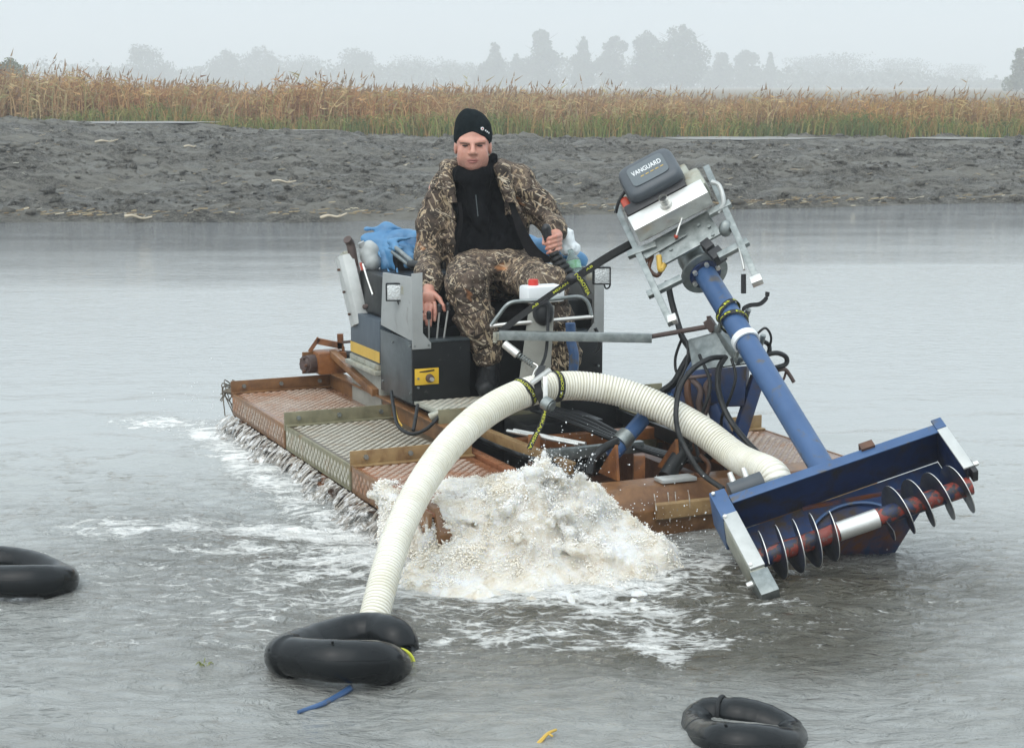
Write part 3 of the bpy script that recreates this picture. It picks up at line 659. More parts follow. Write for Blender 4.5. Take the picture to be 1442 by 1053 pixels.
# ---- the mist
hz = MB(); hz.hexa([(-1340, -25, -1.6), (1340, -25, -1.6), (1340, 1240, -1.6), (-1340, 1240, -1.6), (-1340, -25, 42), (1340, -25, 42), (1340, 1240, 42), (-1340, 1240, 42)])
hm = bpy.data.materials.new('mist'); hm.use_nodes = True; hm.node_tree.nodes.clear()
ho = hm.node_tree.nodes.new('ShaderNodeOutputMaterial'); hv = hm.node_tree.nodes.new('ShaderNodeVolumePrincipled')
hv.inputs['Color'].default_value = (.97, .985, 1, 1); hv.inputs['Density'].default_value = .0020; hv.inputs['Anisotropy'].default_value = .0
hm.node_tree.links.new(hv.outputs[0], ho.inputs['Volume'])
tag(hz.build('haze', hm, smooth=False), kind='stuff')
# =================================================================== DREDGER BOAT
boat = empty('dredging_boat', B(.87, -1.2, 0))
tag(boat, 'rusty flat dredging boat with treaded side decks and a control seat in the middle', 'boat')
W = .17
def lozenges(name, p0, ex, ey, nrm, nx, ny, px, py, lx, ly, hh, mat, parent):
    ex = np.array(ex); ey = np.array(ey); nrm = np.array(nrm); p0 = np.array(p0)
    V = []; F = []
    I, J = np.meshgrid(np.arange(nx), np.arange(ny)); I = I.ravel(); J = J.ravel()
    c = p0+ex*((I+.5+.5*(J % 2))*px)[:, None]+ey*((J+.5)*py)[:, None]
    c = c[(I+.5+.5*(J % 2)) < nx]; k = len(c)
    q = [c-ex*lx/2, c+ey*ly/2, c+ex*lx/2, c-ey*ly/2]
    t = [c-ex*lx*.33+nrm*hh, c+ey*ly*.30+nrm*hh, c+ex*lx*.33+nrm*hh, c-ey*ly*.30+nrm*hh]
    V = np.stack(q+t, 1).reshape(-1, 3); i = np.arange(k)*8
    F = [np.stack([i+4, i+5, i+6, i+7][::-1], 1)]+[np.stack([i+a, i+(a+1) % 4, i+4+(a+1) % 4, i+4+a][::-1], 1) for a in range(4)]
    o = np_mesh(name, V, np.concatenate(F), mat, parent, False); o['kind'] = 'stuff'; return o
SEC = [(-2.57, -1.68), (-1.66, -.77), (-.75, .10)]
for side in (0, 1):
    u0, u1 = ((-.07, .43), (1.32, 1.82))[side]; uo = u0 if side == 0 else u1; sg = -1 if side == 0 else 1
    for k, (v0, v1) in enumerate(SEC):
        if side == 0: gm, tm, sk, st = [(MAT['tread_ground_pink'], MAT['tread_pink'], MAT['rust_orange'], MAT['tread_pink']), (MAT['tread_ground'], MAT['tread_pale'], MAT['olive'], MAT['tread_pale']), (MAT['rust_red_wet'], MAT['tread_pink'], MAT['rust_orange'], MAT['tread_pink'])][k]
        else: gm, tm, sk, st = (MAT['tread_ground_pink'], MAT['tread_pink'], MAT['rust_orange'], MAT['tread_pink']) if k != 1 else (MAT['tread_ground'], MAT['tread_pale'], MAT['olive'], MAT['tread_pale'])
        m = MB(); m.bb(u0, u1, v0, v1, W-.014, W); d = m.build('deck_plate', gm, boat, bev=.003)
        lozenges('tread', B(u0+.006, v1-.01, W), RV, -FV, ZV, int((u1-u0-.012)/.038), int((v1-v0-.02)/.0225), .038, .0225, .031, .0105, .003, tm, d)
        m = MB(); m.bb(min(uo, uo+sg*.012), max(uo, uo+sg*.012), v0, v1, W-.105, W+.002); s_ = m.build('side_skirt', sk, boat, bev=.003)
        ou = uo+sg*.012
        if side == 0: lozenges('tread', B(ou, v1-.012, W-.006), -ZV, -FV, -RV, 2, int((v1-v0-.024)/.021), .045, .021, .034, .024, .003, st, s_)
        # cross rail at the rear end of each section
        m = MB(); m.bb(u0-.015, u1+.01, v0-.012, v0-.003, W-.02, W+.062); m.bb(u0-.013, u1+.01, v0-.003, v0+.03, W+.001, W+.008)
        r = m.build('cross_rail', [MAT['rust_orange'], MAT['olive'], MAT['bronze']][k], boat, bev=.002)
        for uu in (u0+.05, u0+.24, u1-.06):
            b_ = MB(); b_.cyl(B(uu, v0-.003, W+.034), B(uu, v0+.008, W+.034), .011, .010, 6); b_.build('bolt', MAT['galv'], r, smooth=False)
    ui = u1 if side == 0 else u0
    m = MB(); m.bb(ui-.008, ui+.008, -2.57, -.78, W-.05, W+.075); m.bb(ui-.03, ui+.03, -2.57, -.78, W+.075, W+.082); m.build('inner_rail', MAT['rust_orange'] if side == 0 else MAT['olive'], boat, bev=.002)
    m = MB(); ua, ub = (u0+.05, u1-.02) if side == 0 else (u0+.02, u1-.05)
    m.prism([B(ua, -2.45, W-.02), B(ua, .02, W-.02), B(ua, .05, .02), B(ua, -.2, -.22), B(ua, -2.3, -.22), B(ua, -2.5, .0)], RV*(ub-ua)); m.build('pontoon', MAT['rust_dark'], boat)
# track cleats on the left flank, half in the wash
for i in range(13):
    v = -2.48+i*.145
    m = MB(); m.bb(-.075, -.02, v, v+.05, -.10, .055); m.bb(-.095, -.075, v-.012, v+.062, -.06, .02); m.build('track_cleat', MAT['rust_dark'] if i % 3 else MAT['rust'], boat, bev=.004)
m = MB(); m.bb(-.055, -.02, -2.5, .0, -.02, .03); m.build('track_belt', MAT['rust_dark'], boat)
# bow
m = MB(); prof = [(.00, .195), (.09, .185), (.14, .115), (.145, .10), (.105, -.12), (.0, -.12)]
m.prism([B(-.06, v, w_) for v, w_ in prof], RV*1.87); m.build('bow_beam', MAT['rust_orange'], boat, bev=.004)
m = MB(); m.prism([B(.80, v, w_) for v, w_ in [(.148, .135), (.165, .128), (.17, .075), (.152, .065)]], RV*.98); m.build('bow_fender', MAT['bronze'], boat, bev=.003)
for u in (.72, .98, 1.22):
    m = MB(); m.prism([B(u, .0, .195), B(u, -.16, .195), B(u, -.02, .33)], RV*.012); m.build('gusset', MAT['rust'], boat)
m = MB(); m.bb(.86, 1.01, .03, .10, .19, .205); m.build('white_pad', MAT['steel_white'], boat, bev=.004)
# centre well
m = MB(); m.bb(.44, 1.31, -2.4, -.02, -.10, .02); m.build('well_floor', MAT['rust_dark'], boat)
m = MB(); m.bb(.44, 1.31, -1.12, -1.08, .02, .30); m.build('well_bulkhead', MAT['black_paint'], boat)
def bar(name, a, b, w_, h, mat, bev=.003): m = MB(); m.bar(a, b, w_, h); return m.build(name, mat, boat, bev=bev)
def hose(name, pts, r, mat='rubber', parent=None, n=8, seg=9): m = MB(); m.tube(spline(pts, n), r, seg); return m.build(name, MAT[mat], parent if parent is not None else boat)
bar('frame_beam', B2(600, 578, u=.50), B2(806, 660, w=.20), .035, .05, MAT['bronze'])
bar('frame_beam', B(.60, -.36, .235), B(1.02, -.36, .235), .035, .045, MAT['galv'])
bar('frame_beam', B(.60, -.75, .20), B(1.30, -.75, .20), .05, .05, MAT['rust'])
bar('frame_beam', B(1.285, -1.1, .215), B(1.285, -.1, .205), .02, .06, MAT['black_paint'])
bar('frame_beam', B(.47, -.9, .12), B(.47, -.02, .12), .04, .12, MAT['rust_red_wet'])
bar('frame_beam', B(1.10, -.9, .10), B(1.10, -.02, .10), .05, .14, MAT['rust_dark'])
bar('frame_post', B(.66, -.62, .03), B(.66, -.62, .26), .05, .05, MAT['rust'])
bar('frame_post', B(.92, -.20, .03), B(.92, -.20, .24), .045, .045, MAT['rust'])
m = MB(); m.bb(.70, 1.06, -1.02, -.78, .05, .27); m.build('pump_block', MAT['black_paint'], boat, bev=.01)
for i in range(4):
    o_ = i*.035
    hose('hydraulic_hose', [B(.80+o_, -.95, .30), B(.86+o_, -.70, .285), B(.95+o_, -.40, .245-.008*i), B(1.08+o_*.8, -.12, .21)], .010)
for i in range(2): hose('hydraulic_pipe', [B(.62+i*.03, -.8, .25), B(.70+i*.03, -.6, .25), B(.78+i*.03, -.45, .245)], .008, 'steel_bright')
hose('hydraulic_hose', [B2(560, 560, u=.44)+ZV*.01, B2(625, 588, w=.24), B2(680, 618, w=.20), B2(735, 640, w=.19), B2(790, 655, w=.20), B2(826, 661, w=.20)], .016)
cy = MB(); cy.cyl(B2(905, 590, v=-.25), B2(862, 640, v=-.18), .031, None, 18); bc = cy.build('blue_ram', MAT['blue_paint'], boat)
cy = MB(); a_, b_ = B2(884, 612, v=-.205), B2(872, 624, v=-.195); cy.cyl(a_, b_, .037, None, 18); cy.build('ram_clamp', MAT['galv'], bc)
hose('ram_hose', [B2(868, 622, v=-.15), B2(848, 632, v=-.10), B2(834, 648, v=-.08), B2(830, 668, v=-.06)], .017)
cy = MB(); cy.cyl(B2(966, 628, v=-.05), B2(938, 672, v=.0), .033, None, 16); cy.build('black_ram', MAT['black_paint'], boat)
hose('chain_loop', [B2(986, 640, v=.03), B2(998, 655, v=.05), B2(992, 672, v=.05), B2(978, 668, v=.04)], .009, 'rust_dark')
# foot platform
m = MB(); m.bb(.41, .98, -1.34, -1.06, .285, .30); fp = m.build('foot_plate', MAT['galv_dirty'], boat, bev=.003)
lozenges('tread', B(.42, -1.07, .30), RV, -FV, ZV, 14, 12, .038, .0225, .031, .0105, .003, MAT['tread_pale'], fp)
m = MB(); m.bb(.41, .98, -1.055, -1.04, .25, .312); m.build('foot_plate_edge', MAT['olive'], boat, bev=.002)
# ---- control stands left and right of the seat
def stand(ul, s):
    """s=+1: outer wall at u=ul with the console running inwards; s=-1 mirrored."""
    I = lambda d: ul+s*d
    def bx(a, b, v0, v1, w0, w1, m): return m.bb(min(I(a), I(b)), max(I(a), I(b)), v0, v1, w0, w1)
    m = MB(); bx(0, .012, -1.77, -1.36, .285, .565, m); lw = m.build('lower_side_panel', MAT['dark_paint'], boat, bev=.002)
    m = MB(); p = [B(I(.003), -1.36, .562), B(I(.003), -1.77, .585), B(I(.003), -1.735, .83), B(I(.003), -1.36, .845)]
    m.prism(p, RV*(s*.012)); up = m.build('upper_side_panel', MAT['grey_paint'], boat, bev=.002)
    m = MB(); bx(-.004, .27, -1.36, -1.345, .30, .556, m); fr = m.build('front_panel', MAT['black_paint'], boat, bev=.002)
    m = MB(); bx(0, .27, -1.42, -1.34, .556, .566, m); m.build('console_lip', MAT['dark_paint'], boat, bev=.002)
    m = MB(); m.prism([B(I(-.006), -1.343, .862), B(I(.044), -1.343, .866), B(I(.044), -1.343, .60), B(I(.082), -1.343, .555), B(I(.082), -1.343, .53), B(I(-.006), -1.343, .53)], FV*.006)
    fl = m.build('corner_flange', MAT['grey_paint'], boat, bev=.0015)
    for v, w_ in ((-1.38, .33), (-1.38, .54), (-1.74, .33), (-1.60, .53)):
        q = MB(); q.cyl(B(I(-.005), v, w_), B(I(0), v, w_), .006, None, 8); q.build('rivet', MAT['galv'], lw)
    for d, w_ in ((.005, .545), (.07, .545), (.02, .40), (.02, .36)):
        q = MB(); q.cyl(B(I(d), -1.345, w_), B(I(d), -1.334, w_), .005, None, 8); q.build('rivet', MAT['galv'], fl)
    return up, fr
upL, frL = stand(.41, 1); upR, frR = stand(1.335, -1)
# yellow switch plate with key
m = MB(); c = B2(601, 530, v=-1.342); m.fbox(c, RV, ZV, FV, .112, .072, .005); yp = m.build('switch_plate', MAT['yellow_plate'], boat, bev=.001)
m = MB(); m.cyl(c+RV*.012-ZV*.008, c+RV*.012-ZV*.008+FV*.022, .020, .016, 14); m.build('key_switch', MAT['brown_pipe'], yp)
m = MB(); m.cyl(c+RV*.014-ZV*.010+FV*.022, c+RV*.014-ZV*.010+FV*.032, .010, .009, 10); m.build('key_barrel', MAT['steel_bright'], yp)
m = MB(); m.prism([c+FV*.003+RV*x+ZV*z for x, z in ((-.035, .024), (.035, .030), (.035, .024), (0, .020), (-.035, .020))], FV*.001); m.build('switch_print', MAT['plastic_black'], yp)
# control levers
for i, (x, y0, y1, x1) in enumerate(((604, 474, 448, 604), (615, 474, 438, 619), (625, 473, 436, 631))):
    m = MB(); a_, b_ = B2(x, y0+3, v=-1.39), B2(x1, y1, v=-1.37); m.cyl(a_, b_, .0042, None, 8); lv = m.build('control_lever', MAT['steel_bright'], boat)
    m = MB(); m.cyl(b_-ZV*.004, b_+ZV*.022, .010, .011, 10); m.ball(b_+ZV*.022, .0112, 10, 6); m.build('lever_knob', MAT['plastic_black'], lv)
# seat, dark space below it
m = MB(); m.bb(.47, 1.275, -2.05, -1.50, .25, .60); m.build('seat_base', MAT['black_paint'], boat, bev=.01)
m = MB(); m.bb(.60, 1.16, -2.0, -1.45, .602, .665); m.build('seat_cushion', MAT['lining'], boat, bev=.02)
m = MB(); m.prism([B(.60, -2.0, .64), B(.60, -2.09, .64), B(.60, -2.14, .88), B(.60, -2.05, .88)], RV*.56); m.build('seat_backrest', MAT['lining'], boat, bev=.02)
# engine housing behind the seat
m = MB(); m.bb(.415, 1.33, -2.20, -1.785, .10, .345); m.build('housing_base', MAT['beige_paint'], boat, bev=.004)
m = MB(); m.bb(.385, 1.36, -2.21, -1.78, .347, .368); m.build('housing_ledge', MAT['galv_dirty'], boat, bev=.004)
m = MB(); m.bb(.405, 1.34, -2.20, -1.79, .37, .395); m.build('housing_ledge', MAT['galv_dirty'], boat, bev=.004)
m = MB(); m.bb(.412, 1.335, -2.20, -1.782, .397, .60); hb = m.build('housing_panel', MAT['blue_worn'], boat, bev=.004)
m = MB(); m.bb(.409, .412, -2.195, -1.785, .405, .455); m.build('yellow_stripe', MAT['yellow_paint'], hb)
m = MB(); m.bb(.45, 1.30, -2.18, -1.80, .602, .80); m.build('engine_block', MAT['black_paint'], boat, bev=.02)
# angled heat shield and exhaust pipe at the rear left
sa, sb = at(484, 360, 8.30), at(507, 456, 8.22); ax = (sb-sa).normalized(); rt = Vector((.985, .1, .16)); rt = (rt-ax*rt.dot(ax)).normalized(); nm = ax.cross(rt)
if nm.y > 0: nm = -nm
L = (sb-sa).length
def shp(a, b, c): return sa+ax*a+rt*b+nm*c
m = MB(); prof = [(-.046, -.045), (-.026, .012), (-.004, .026), (.046, .018), (.062, -.06)]
m.prism([shp(0, b, c) for b, c in prof], ax*L); hs = m.build('heat_shield', MAT['steel_white'], boat, bev=.002)
m = MB(); m.prism([shp(-.001, b, c) for b, c in [(-.018, -.05), (.004, .012), (.042, .008), (.055, -.05)]], -ax*.02+nm*-.02); m.build('shield_end', MAT['galv_dirty'], hs)
for t in (.06, .17, .28):
    q = MB(); q.cyl(shp(t, -.034, -.012), shp(t, -.044, -.006), .006, None, 8); q.build('rivet', MAT['rust_dark'], hs)
m = MB(); m.prism([shp(.05, .064, -.005), shp(.05, .066, -.06), shp(L+.01, .066, -.06), shp(L+.01, .064, -.005)], rt*.012); m.build('muffler_edge', MAT['red_worn'], boat)
hose('exhaust_pipe', [at(499, 375, 8.30), at(496, 356, 8.30), at(493, 343, 8.30), at(489, 337, 8.28)], .021, 'brown_pipe', seg=12)
hose('muffler_bracket', [at(513, 432, 8.22), at(524, 430, 8.18), at(536, 428, 8.12)], .012, 'brown_pipe')
hose('muffler_rod', [at(511, 372, 8.2), at(518, 395, 8.15), at(525, 415, 8.1)], .005, 'steel_bright')
m = MB(); a_ = at(520, 385, 8.25); m.fbox(a_-ZV*.10+RV*.10-FV*.05, RV, FV, ZV, .12, .16, .16); m.build('air_box', MAT['dark_paint'], boat, bev=.015)
# steel pipes lying under the tarpaulin, ends toward the seat
for i in range(2):
    m = MB(); m.cyl(at(553+i*2, 355-i*8, 8.25), at(581, 377-i*8, 7.98), .0105, None, 12); q = m.build('cover_pipe', MAT['galv'], boat)
m = MB(); m.cyl(at(578, 372, 8.0), at(593, 374, 7.9), .02, None, 12); m.build('pipe_grip', MAT['rubber'], boat)
# working lamps
def lamp(c, ax_, ay_, az_, sz):
    m = MB(); m.fbox(c, ax_, ay_, az_, sz, sz, sz*.55); h = m.build('work_lamp', MAT['plastic_black'], boat, bev=.006)
    m = MB(); m.fbox(c+az_*(sz*.282), ax_, ay_, az_, sz*.84, sz*.84, .006); m.build('lamp_glass', MAT['lamp_glass'], h, bev=.002)
    m = MB()
    for sx in (-1, 1): m.fbox(c+az_*(sz*.29)+ax_*(sx*sz*.45), ax_, ay_, az_, sz*.07, sz*.97, .010)
    for sy in (-1, 1): m.fbox(c+az_*(sz*.29)+ay_*(sy*sz*.45), ax_, ay_, az_, sz*.83, sz*.07, .010)
    m.build('lamp_rim', MAT['rubber'], h)
    m = MB(); m.tube(spline([c-ay_*sz*.5+ax_*sz*.15, c-ay_*sz*.72+ax_*sz*.25, c-ay_*sz*.66+ax_*sz*.42, c-ay_*sz*.45+ax_*sz*.5], 5), .004, 6); m.build('lamp_cable', MAT['rubber'], h)
n = NT('lamp_glass'); v_ = n.n('ShaderNodeTexVoronoi'); v_.inputs['Scale'].default_value = 130; n.l(n.co, v_.inputs['Vector'])
n.set(Base_Color=n.ramp(v_.outputs['Distance'], [(.1, (.50, .51, .50)), (.6, (.62, .64, .63))]), Roughness=.12, Metallic=.3, Normal=n.bump(v_.outputs['Distance'], .5, .004), Coat_Weight=.6); MAT['lamp_glass'] = n.m
fz = (FV*.93+RV*-.35+ZV*.05).normalized(); fx = fz.cross(ZV).normalized()*-1; fy = fz.cross(fx).normalized()
if fy.z < 0: fy = -fy
if fx.x < 0: fx = -fx
lamp(at(556, 411, 7.70), fx, fy, fz, .082)
m = MB(); m.bar(at(567, 408, 7.66), at(576, 412, 7.62), .02, .035); m.build('lamp_bracket', MAT['galv_dirty'], boat, bev=.002)
lamp(at(847, 388, 7.66), fx, fy, fz, .080)
m = MB(); m.bar(at(846, 388, 7.72), at(826, 390, 7.75), .012, .03); m.build('lamp_bracket', MAT['galv_dirty'], boat, bev=.002)
# joystick on the right stand
j0, j1 = at(797, 392, 7.72), at(778, 352, 7.74); m = MB(); jd = (j1-j0)
for i in range(6): m.cyl(j0+jd*(i/6), j0+jd*((i+.55)/6), .050-.005*i, .048-.005*i, 16); m.cyl(j0+jd*((i+.55)/6), j0+jd*((i+1)/6), .040-.005*i, .046-.005*i, 16)
m.build('joystick_boot', MAT['rubber'], boat)
m = MB(); m.cyl(j1, at(772, 338, 7.75), .013, .016, 12); m.cyl(at(772, 338, 7.75), at(769, 322, 7.75), .019, .022, 12); m.ball(at(769, 322, 7.75), .022, 12, 8); m.build('joystick_grip', MAT['plastic_black'], boat)
m = MB(); m.bb(1.06, 1.33, -1.75, -1.42, .56, .70); m.build('armrest_box', MAT['black_paint'], boat, bev=.015)
hose('blue_hose', [at(803, 455, 7.42), at(804, 480, 7.42), at(808, 500, 7.41), at(807, 530, 7.40)], .022, 'blue_paint')
hose('grab_handle', [at(838, 462, 7.55), at(844, 475, 7.55), at(844, 488, 7.55), at(836, 498, 7.55)], .008)
# front column with bent handle frame
m = MB(); m.hexa([at(728, 556, 7.12), at(773, 556, 7.08), at(773, 556, 7.22), at(728, 556, 7.26), at(745, 432, 7.14), at(781, 430, 7.10), at(781, 430, 7.20), at(745, 432, 7.24)]); m.build('front_column', MAT['beige_paint'], boat, bev=.006)
m = MB(); m.cyl(at(748, 575, 7.15), at(748, 540, 7.15), .05, .045, 12); m.build('column_foot', MAT['black_paint'], boat)
hose('handle_frame', [at(692, 458, 7.12), at(703, 443, 7.12), at(716, 428, 7.12), at(733, 424, 7.13), at(760, 423, 7.14), at(790, 420, 7.16), at(815, 418, 7.18), at(826, 424, 7.18), at(831, 436, 7.18), at(833, 447, 7.18)], .0085, 'galv', seg=10)
hose('handle_frame', [at(690, 459, 7.12), at(760, 452.5, 7.14), at(835, 446, 7.18)], .0085, 'steel_bright', seg=10)
m = MB(); m.ball(at(765, 440, 7.10), (.045, .04, .055), 12, 8); m.build('column_pivot', MAT['rubber'], boat)
m = MB(); m.cyl(at(710, 484, 7.0), at(729, 499, 6.98), .017, .018, 14); sp_ = m.build('spring_strut', MAT['steel_bright'], boat)
pts = []; a_, b_ = at(729, 499, 6.98), at(751, 514, 6.94); x_, y_, _d = frame_from(b_-a_)
for i in range(61): t = i/60; pts.append(a_+(b_-a_)*t+x_*(.011*math.cos(t*14*PI))+y_*(.011*math.sin(t*14*PI)))
m = MB(); m.tube(pts, .0028, 5); m.build('coil_spring', MAT['galv'], sp_)
hose('spring_hook', [at(751, 511, 6.93), at(757, 516, 6.92), at(752, 524, 6.9), at(746, 545, 6.85)], .003, 'steel_bright', sp_, seg=6)
hose('column_cable', [at(772, 430, 7.06), at(771, 470, 7.04), at(768, 500, 7.0), at(758, 525, 6.9)], .007)
# rusty drive assembly at the stern, left
Y = 8.62
m = MB(); c = at(463, 509, Y); m.fbox(c, RV, FV, ZV, .15, .14, .11); gb = m.build('gearbox', MAT['rust'], boat, bev=.012)
m = MB(); m.cyl(at(447, 511, Y-.02), at(430, 513, Y-.08), .046, .044, 16); m.cyl(at(430, 513, Y-.08), at(427, 513.5, Y-.09), .036, .03, 12); dm = m.build('drive_motor', MAT['brown_pipe'], boat)
for i in range(5):
    t = 2*PI*i/5; q = MB(); c_ = at(429, 513, Y-.085)+Vector((0, 0, 0))+ZV*(.034*math.sin(t))+FV*(.034*math.cos(t)); q.cyl(c_, c_-RV*.014, .008, None, 6); q.build('bolt', MAT['rust_dark'], dm)
m = MB(); m.bar(at(446, 495, Y), at(446, 525, Y), .012, .15, RV); m.build('motor_flange', MAT['rust_orange'], boat)
m = MB(); m.bar(at(468, 497, Y-.05), at(529, 553, 7.95), .034, .034); q = m.build('brace_arm', MAT['rust_orange'], boat, bev=.003)
m = MB(); m.bar(at(447, 480, Y), at(482, 487, Y), .02, .03); m.bar(at(436, 495, Y), at(449, 476, Y), .02, .02); m.bar(at(479, 470, Y), at(480, 491, Y), .03, .02); m.bar(at(483, 488, Y), at(485, 510, Y), .015, .015); m.build('stern_bracket', MAT['rust'], boat)
m = MB(); m.bar(at(482, 482, Y), at(505, 480, Y-.1), .012, .014); m.build('stern_stay', MAT['brown_pipe'], boat)
m = MB(); m.cyl(at(478, 499, Y), at(506, 501, Y-.02), .022, None, 12); m.build('drive_shaft', MAT['rubber'], boat)
m = MB(); m.ball(at(334, 545, 8.5)-ZV*.02, (.07, .04, .02), 10, 6); 
rr = random.Random(4)
for i in range(26):
    a_ = at(320+rr.uniform(0, 34), 540+rr.uniform(0, 7), 8.55); m.tube(spline([a_, a_+Vector((rr.uniform(-.05, .03), -.02, rr.uniform(-.03, .02))), a_+Vector((rr.uniform(-.06, .03), -.04, -rr.uniform(.03, .16)))], 4), .003, 4)
weed = m.build('water_weed', MAT['weed'] if 'weed' in MAT else simple('brown_weed', (.06, .045, .03), (.14, .11, .07), 30, .5, 0, .3)); tag(weed, 'clump of brown weed hanging on the rear left deck corner', 'weed')
# loose cables on the left deck
hose('deck_cable', [at(551, 551, 7.55), at(554, 572, 7.45), at(561, 600, 7.30), at(580, 611, 7.22), at(600, 604, 7.22), at(613, 592, 7.25), at(622, 582, 7.28)], .008)
hose('deck_cable', [at(588, 570, 7.40), at(585, 590, 7.32), at(582, 606, 7.26)], .008)
hose('deck_cable', [at(556, 575, 7.45), at(560, 590, 7.36), at(566, 600, 7.32)], .004, 'yellow_paint')
m = MB(); m.cyl(at(606, 588, 7.28), at(624, 578, 7.28), .02, .014, 12); m.build('cable_coupling', MAT['galv_dirty'], boat)
# =================================================================== PUMP ARM: engine, blue tube, auger head
arm = empty('auger_pump_arm', B(1.30, -.1, .2))
tag(arm, 'tilted blue pump arm with petrol engine on top and screw cutter head below', 'dredge pump')
MAT['scoop'] = simple('muddy_rusty_blue_plate', (.015, .03, .08), (.03, .05, .11), 8, .4, 0, .2, over=((.13, .045, .018), 6, .42, .58, .4))
TA, TB = at(992, 384, 7.0), at(1163, 667, 6.0)
T = (TB-TA).normalized()
R0 = Vector((1, 0, 0)); DN = Vector((0, -math.sin(PITCH), -math.cos(PITCH))); TC = Vector((0, -math.cos(PITCH), math.sin(PITCH)))
def cs(x, y, z): return R0*x+DN*y+TC*z
e2 = cs(.29, .69, .66).normalized(); e1 = cs(.883, -.46, .094); e1 = (e1-e2*e1.dot(e2)).normalized(); e3 = e1.cross(e2).normalized()
if e3.z < 0: e3 = -e3
EC = at(960, 340, 7.0)                    # on the mounting plate
def ep(px, py, c=0.):                      # engine point on the plane c above the mounting plate
    d = ray(px, py); o = Vector((0, 0, CAMH)); p0 = EC+e3*c
    return o+d*((p0-o).dot(e3)/d.dot(e3))
def abld(m, name, mat, parent=None, bev=0, **k): return m.build(name, MAT[mat] if isinstance(mat, str) else mat, parent if parent is not None else arm, bev=bev, **k)
# tube and bell
m = MB(); m.cyl(TA-T*.02, TB-T*.001, .045, None, 28); abld(m, 'drive_tube', 'blue_paint')
m = MB(); m.cyl(TA-T*.006, TA+T*.006, .098, None, 36); fl = abld(m, 'flange', 'galv', bev=.0015)
m = MB(); m.cyl(TA+T*.0065, TA+T*.016, .066, None, 28); abld(m, 'tube_flange', 'blue_dark', bev=.002)
x_, y_, _ = frame_from(T)
for i in range(6):
    t = 2*PI*i/6+.3; c = TA+T*.016+x_*(.056*math.cos(t))+y_*(.056*math.sin(t)); q = MB(); q.cyl(c, c+T*.014, .010, None, 6); abld(q, 'bolt', 'steel_bright', fl, smooth=False)
m = MB(); m.cyl(TA-T*.12, TA-T*.006, .072, None, 28); abld(m, 'bell_housing', 'galv', bev=.002)
# mounting plates and frame rails
def quad(name, pts, c, th, mat, parent=None, bev=.002):
    m = MB(); m.prism([ep(x, y, c) for x, y in pts], e3*-th); return abld(m, name, mat, parent, bev)
quad('mounting_plate', [(919, 339), (995, 297), (1016, 328), (937, 371)], .012, .012, 'galv')
quad('upper_plate', [(900, 356), (925, 335), (968, 330), (910, 364)], .022, .006, 'galv')
for (x, y) in ((984, 318), (999, 320), (945, 352), (1004, 331)):
    m = MB(); p = ep(x, y, .012); m.cyl(p, p+e3*.008, .008, None, 6); abld(m, 'bolt', 'galv', smooth=False)
def rail(a, b, c, w_=.026, h=.026, mat='galv', name='frame_rail'):
    m = MB(); m.bar(ep(*a, c), ep(*b, c), w_, h, e3); return abld(m, name, mat, bev=.002)
rail((869, 292), (945, 456), .02); rail((995, 236), (1066, 394), .03)
rail((941, 452), (953, 448), .02, .034, .03, 'steel_bright', 'rail_foot'); rail((1058, 398), (1073, 392), .03, .034, .03, 'steel_bright', 'rail_foot')
for a, b, c in (((998, 302), (1029, 286), .035), ((1012, 362), (1054, 340), .02), ((884, 360), (924, 345), .025), ((912, 416), (960, 392), .012)):
    r = rail(a, b, c, .030, .022, 'galv', 'cross_channel')
rail((1003, 365), (1018, 355), .0, .05, .05, 'plastic_black', 'rubber_mount'); rail((992, 352), (1003, 344), -.01, .05, .05, 'plastic_black', 'rubber_mount')
m = MB(); m.ball(ep(1022, 322, .03), (.028, .022, .034), 12, 8); abld(m, 'fuel_filter', 'galv')
# stainless muffler box with outlet
def ebox(c, sx, sy, sz, name, mat, parent=None, bev=.003): m = MB(); m.fbox(c, e1, e2, e3, sx, sy, sz); return abld(m, name, mat, parent, bev)
mc = ep(944, 297, .085)
mf = ebox(mc, .33, .085, .078, 'muffler_box', 'steel_bright', None, .003)
m = MB(); p = mc+e3*.039-e1*.005; m.cyl(p, p+e3*.045+e2*-.005, .019, None, 16, caps=False); m.cyl(p+e3*.045, p, .016, None, 16, caps=False); m.cyl(p+e3*.02, p+e3*.021, .0165, None, 16); m.cyl(p, p+e3*.012, .026, .022, 16); abld(m, 'exhaust_outlet', 'steel_bright', mf)
m = MB(); m.cyl(p+e3*.034, p+e3*.0355, .0165, None, 16); abld(m, 'outlet_bore', 'plastic_black', mf)
# engine body
ebox(ep(935, 285, .02), .30, .20, .10, 'crankcase', 'galv_dirty', None, .012)
ebox(ep(980, 268, .05)-e2*.02, .10, .11, .10, 'cylinder_head', 'galv_dirty', None, .02)
ebox(ep(884, 292, .05), .035, .07, .07, 'recoil_housing', 'red_worn', None, .012)
ebox(ep(893, 306, .07), .05, .08, .09, 'recoil_guard', 'steel_white', None, .015)
ebox(ep(925, 282, .10), .27, .06, .06, 'air_filter_base', 'plastic_black', None, .012)
hose('guard_hoop', [ep(1001, 256, .10), ep(1013, 262, .08), ep(1019, 285, .05), ep(1012, 300, .03)], .010, 'steel_white', arm)
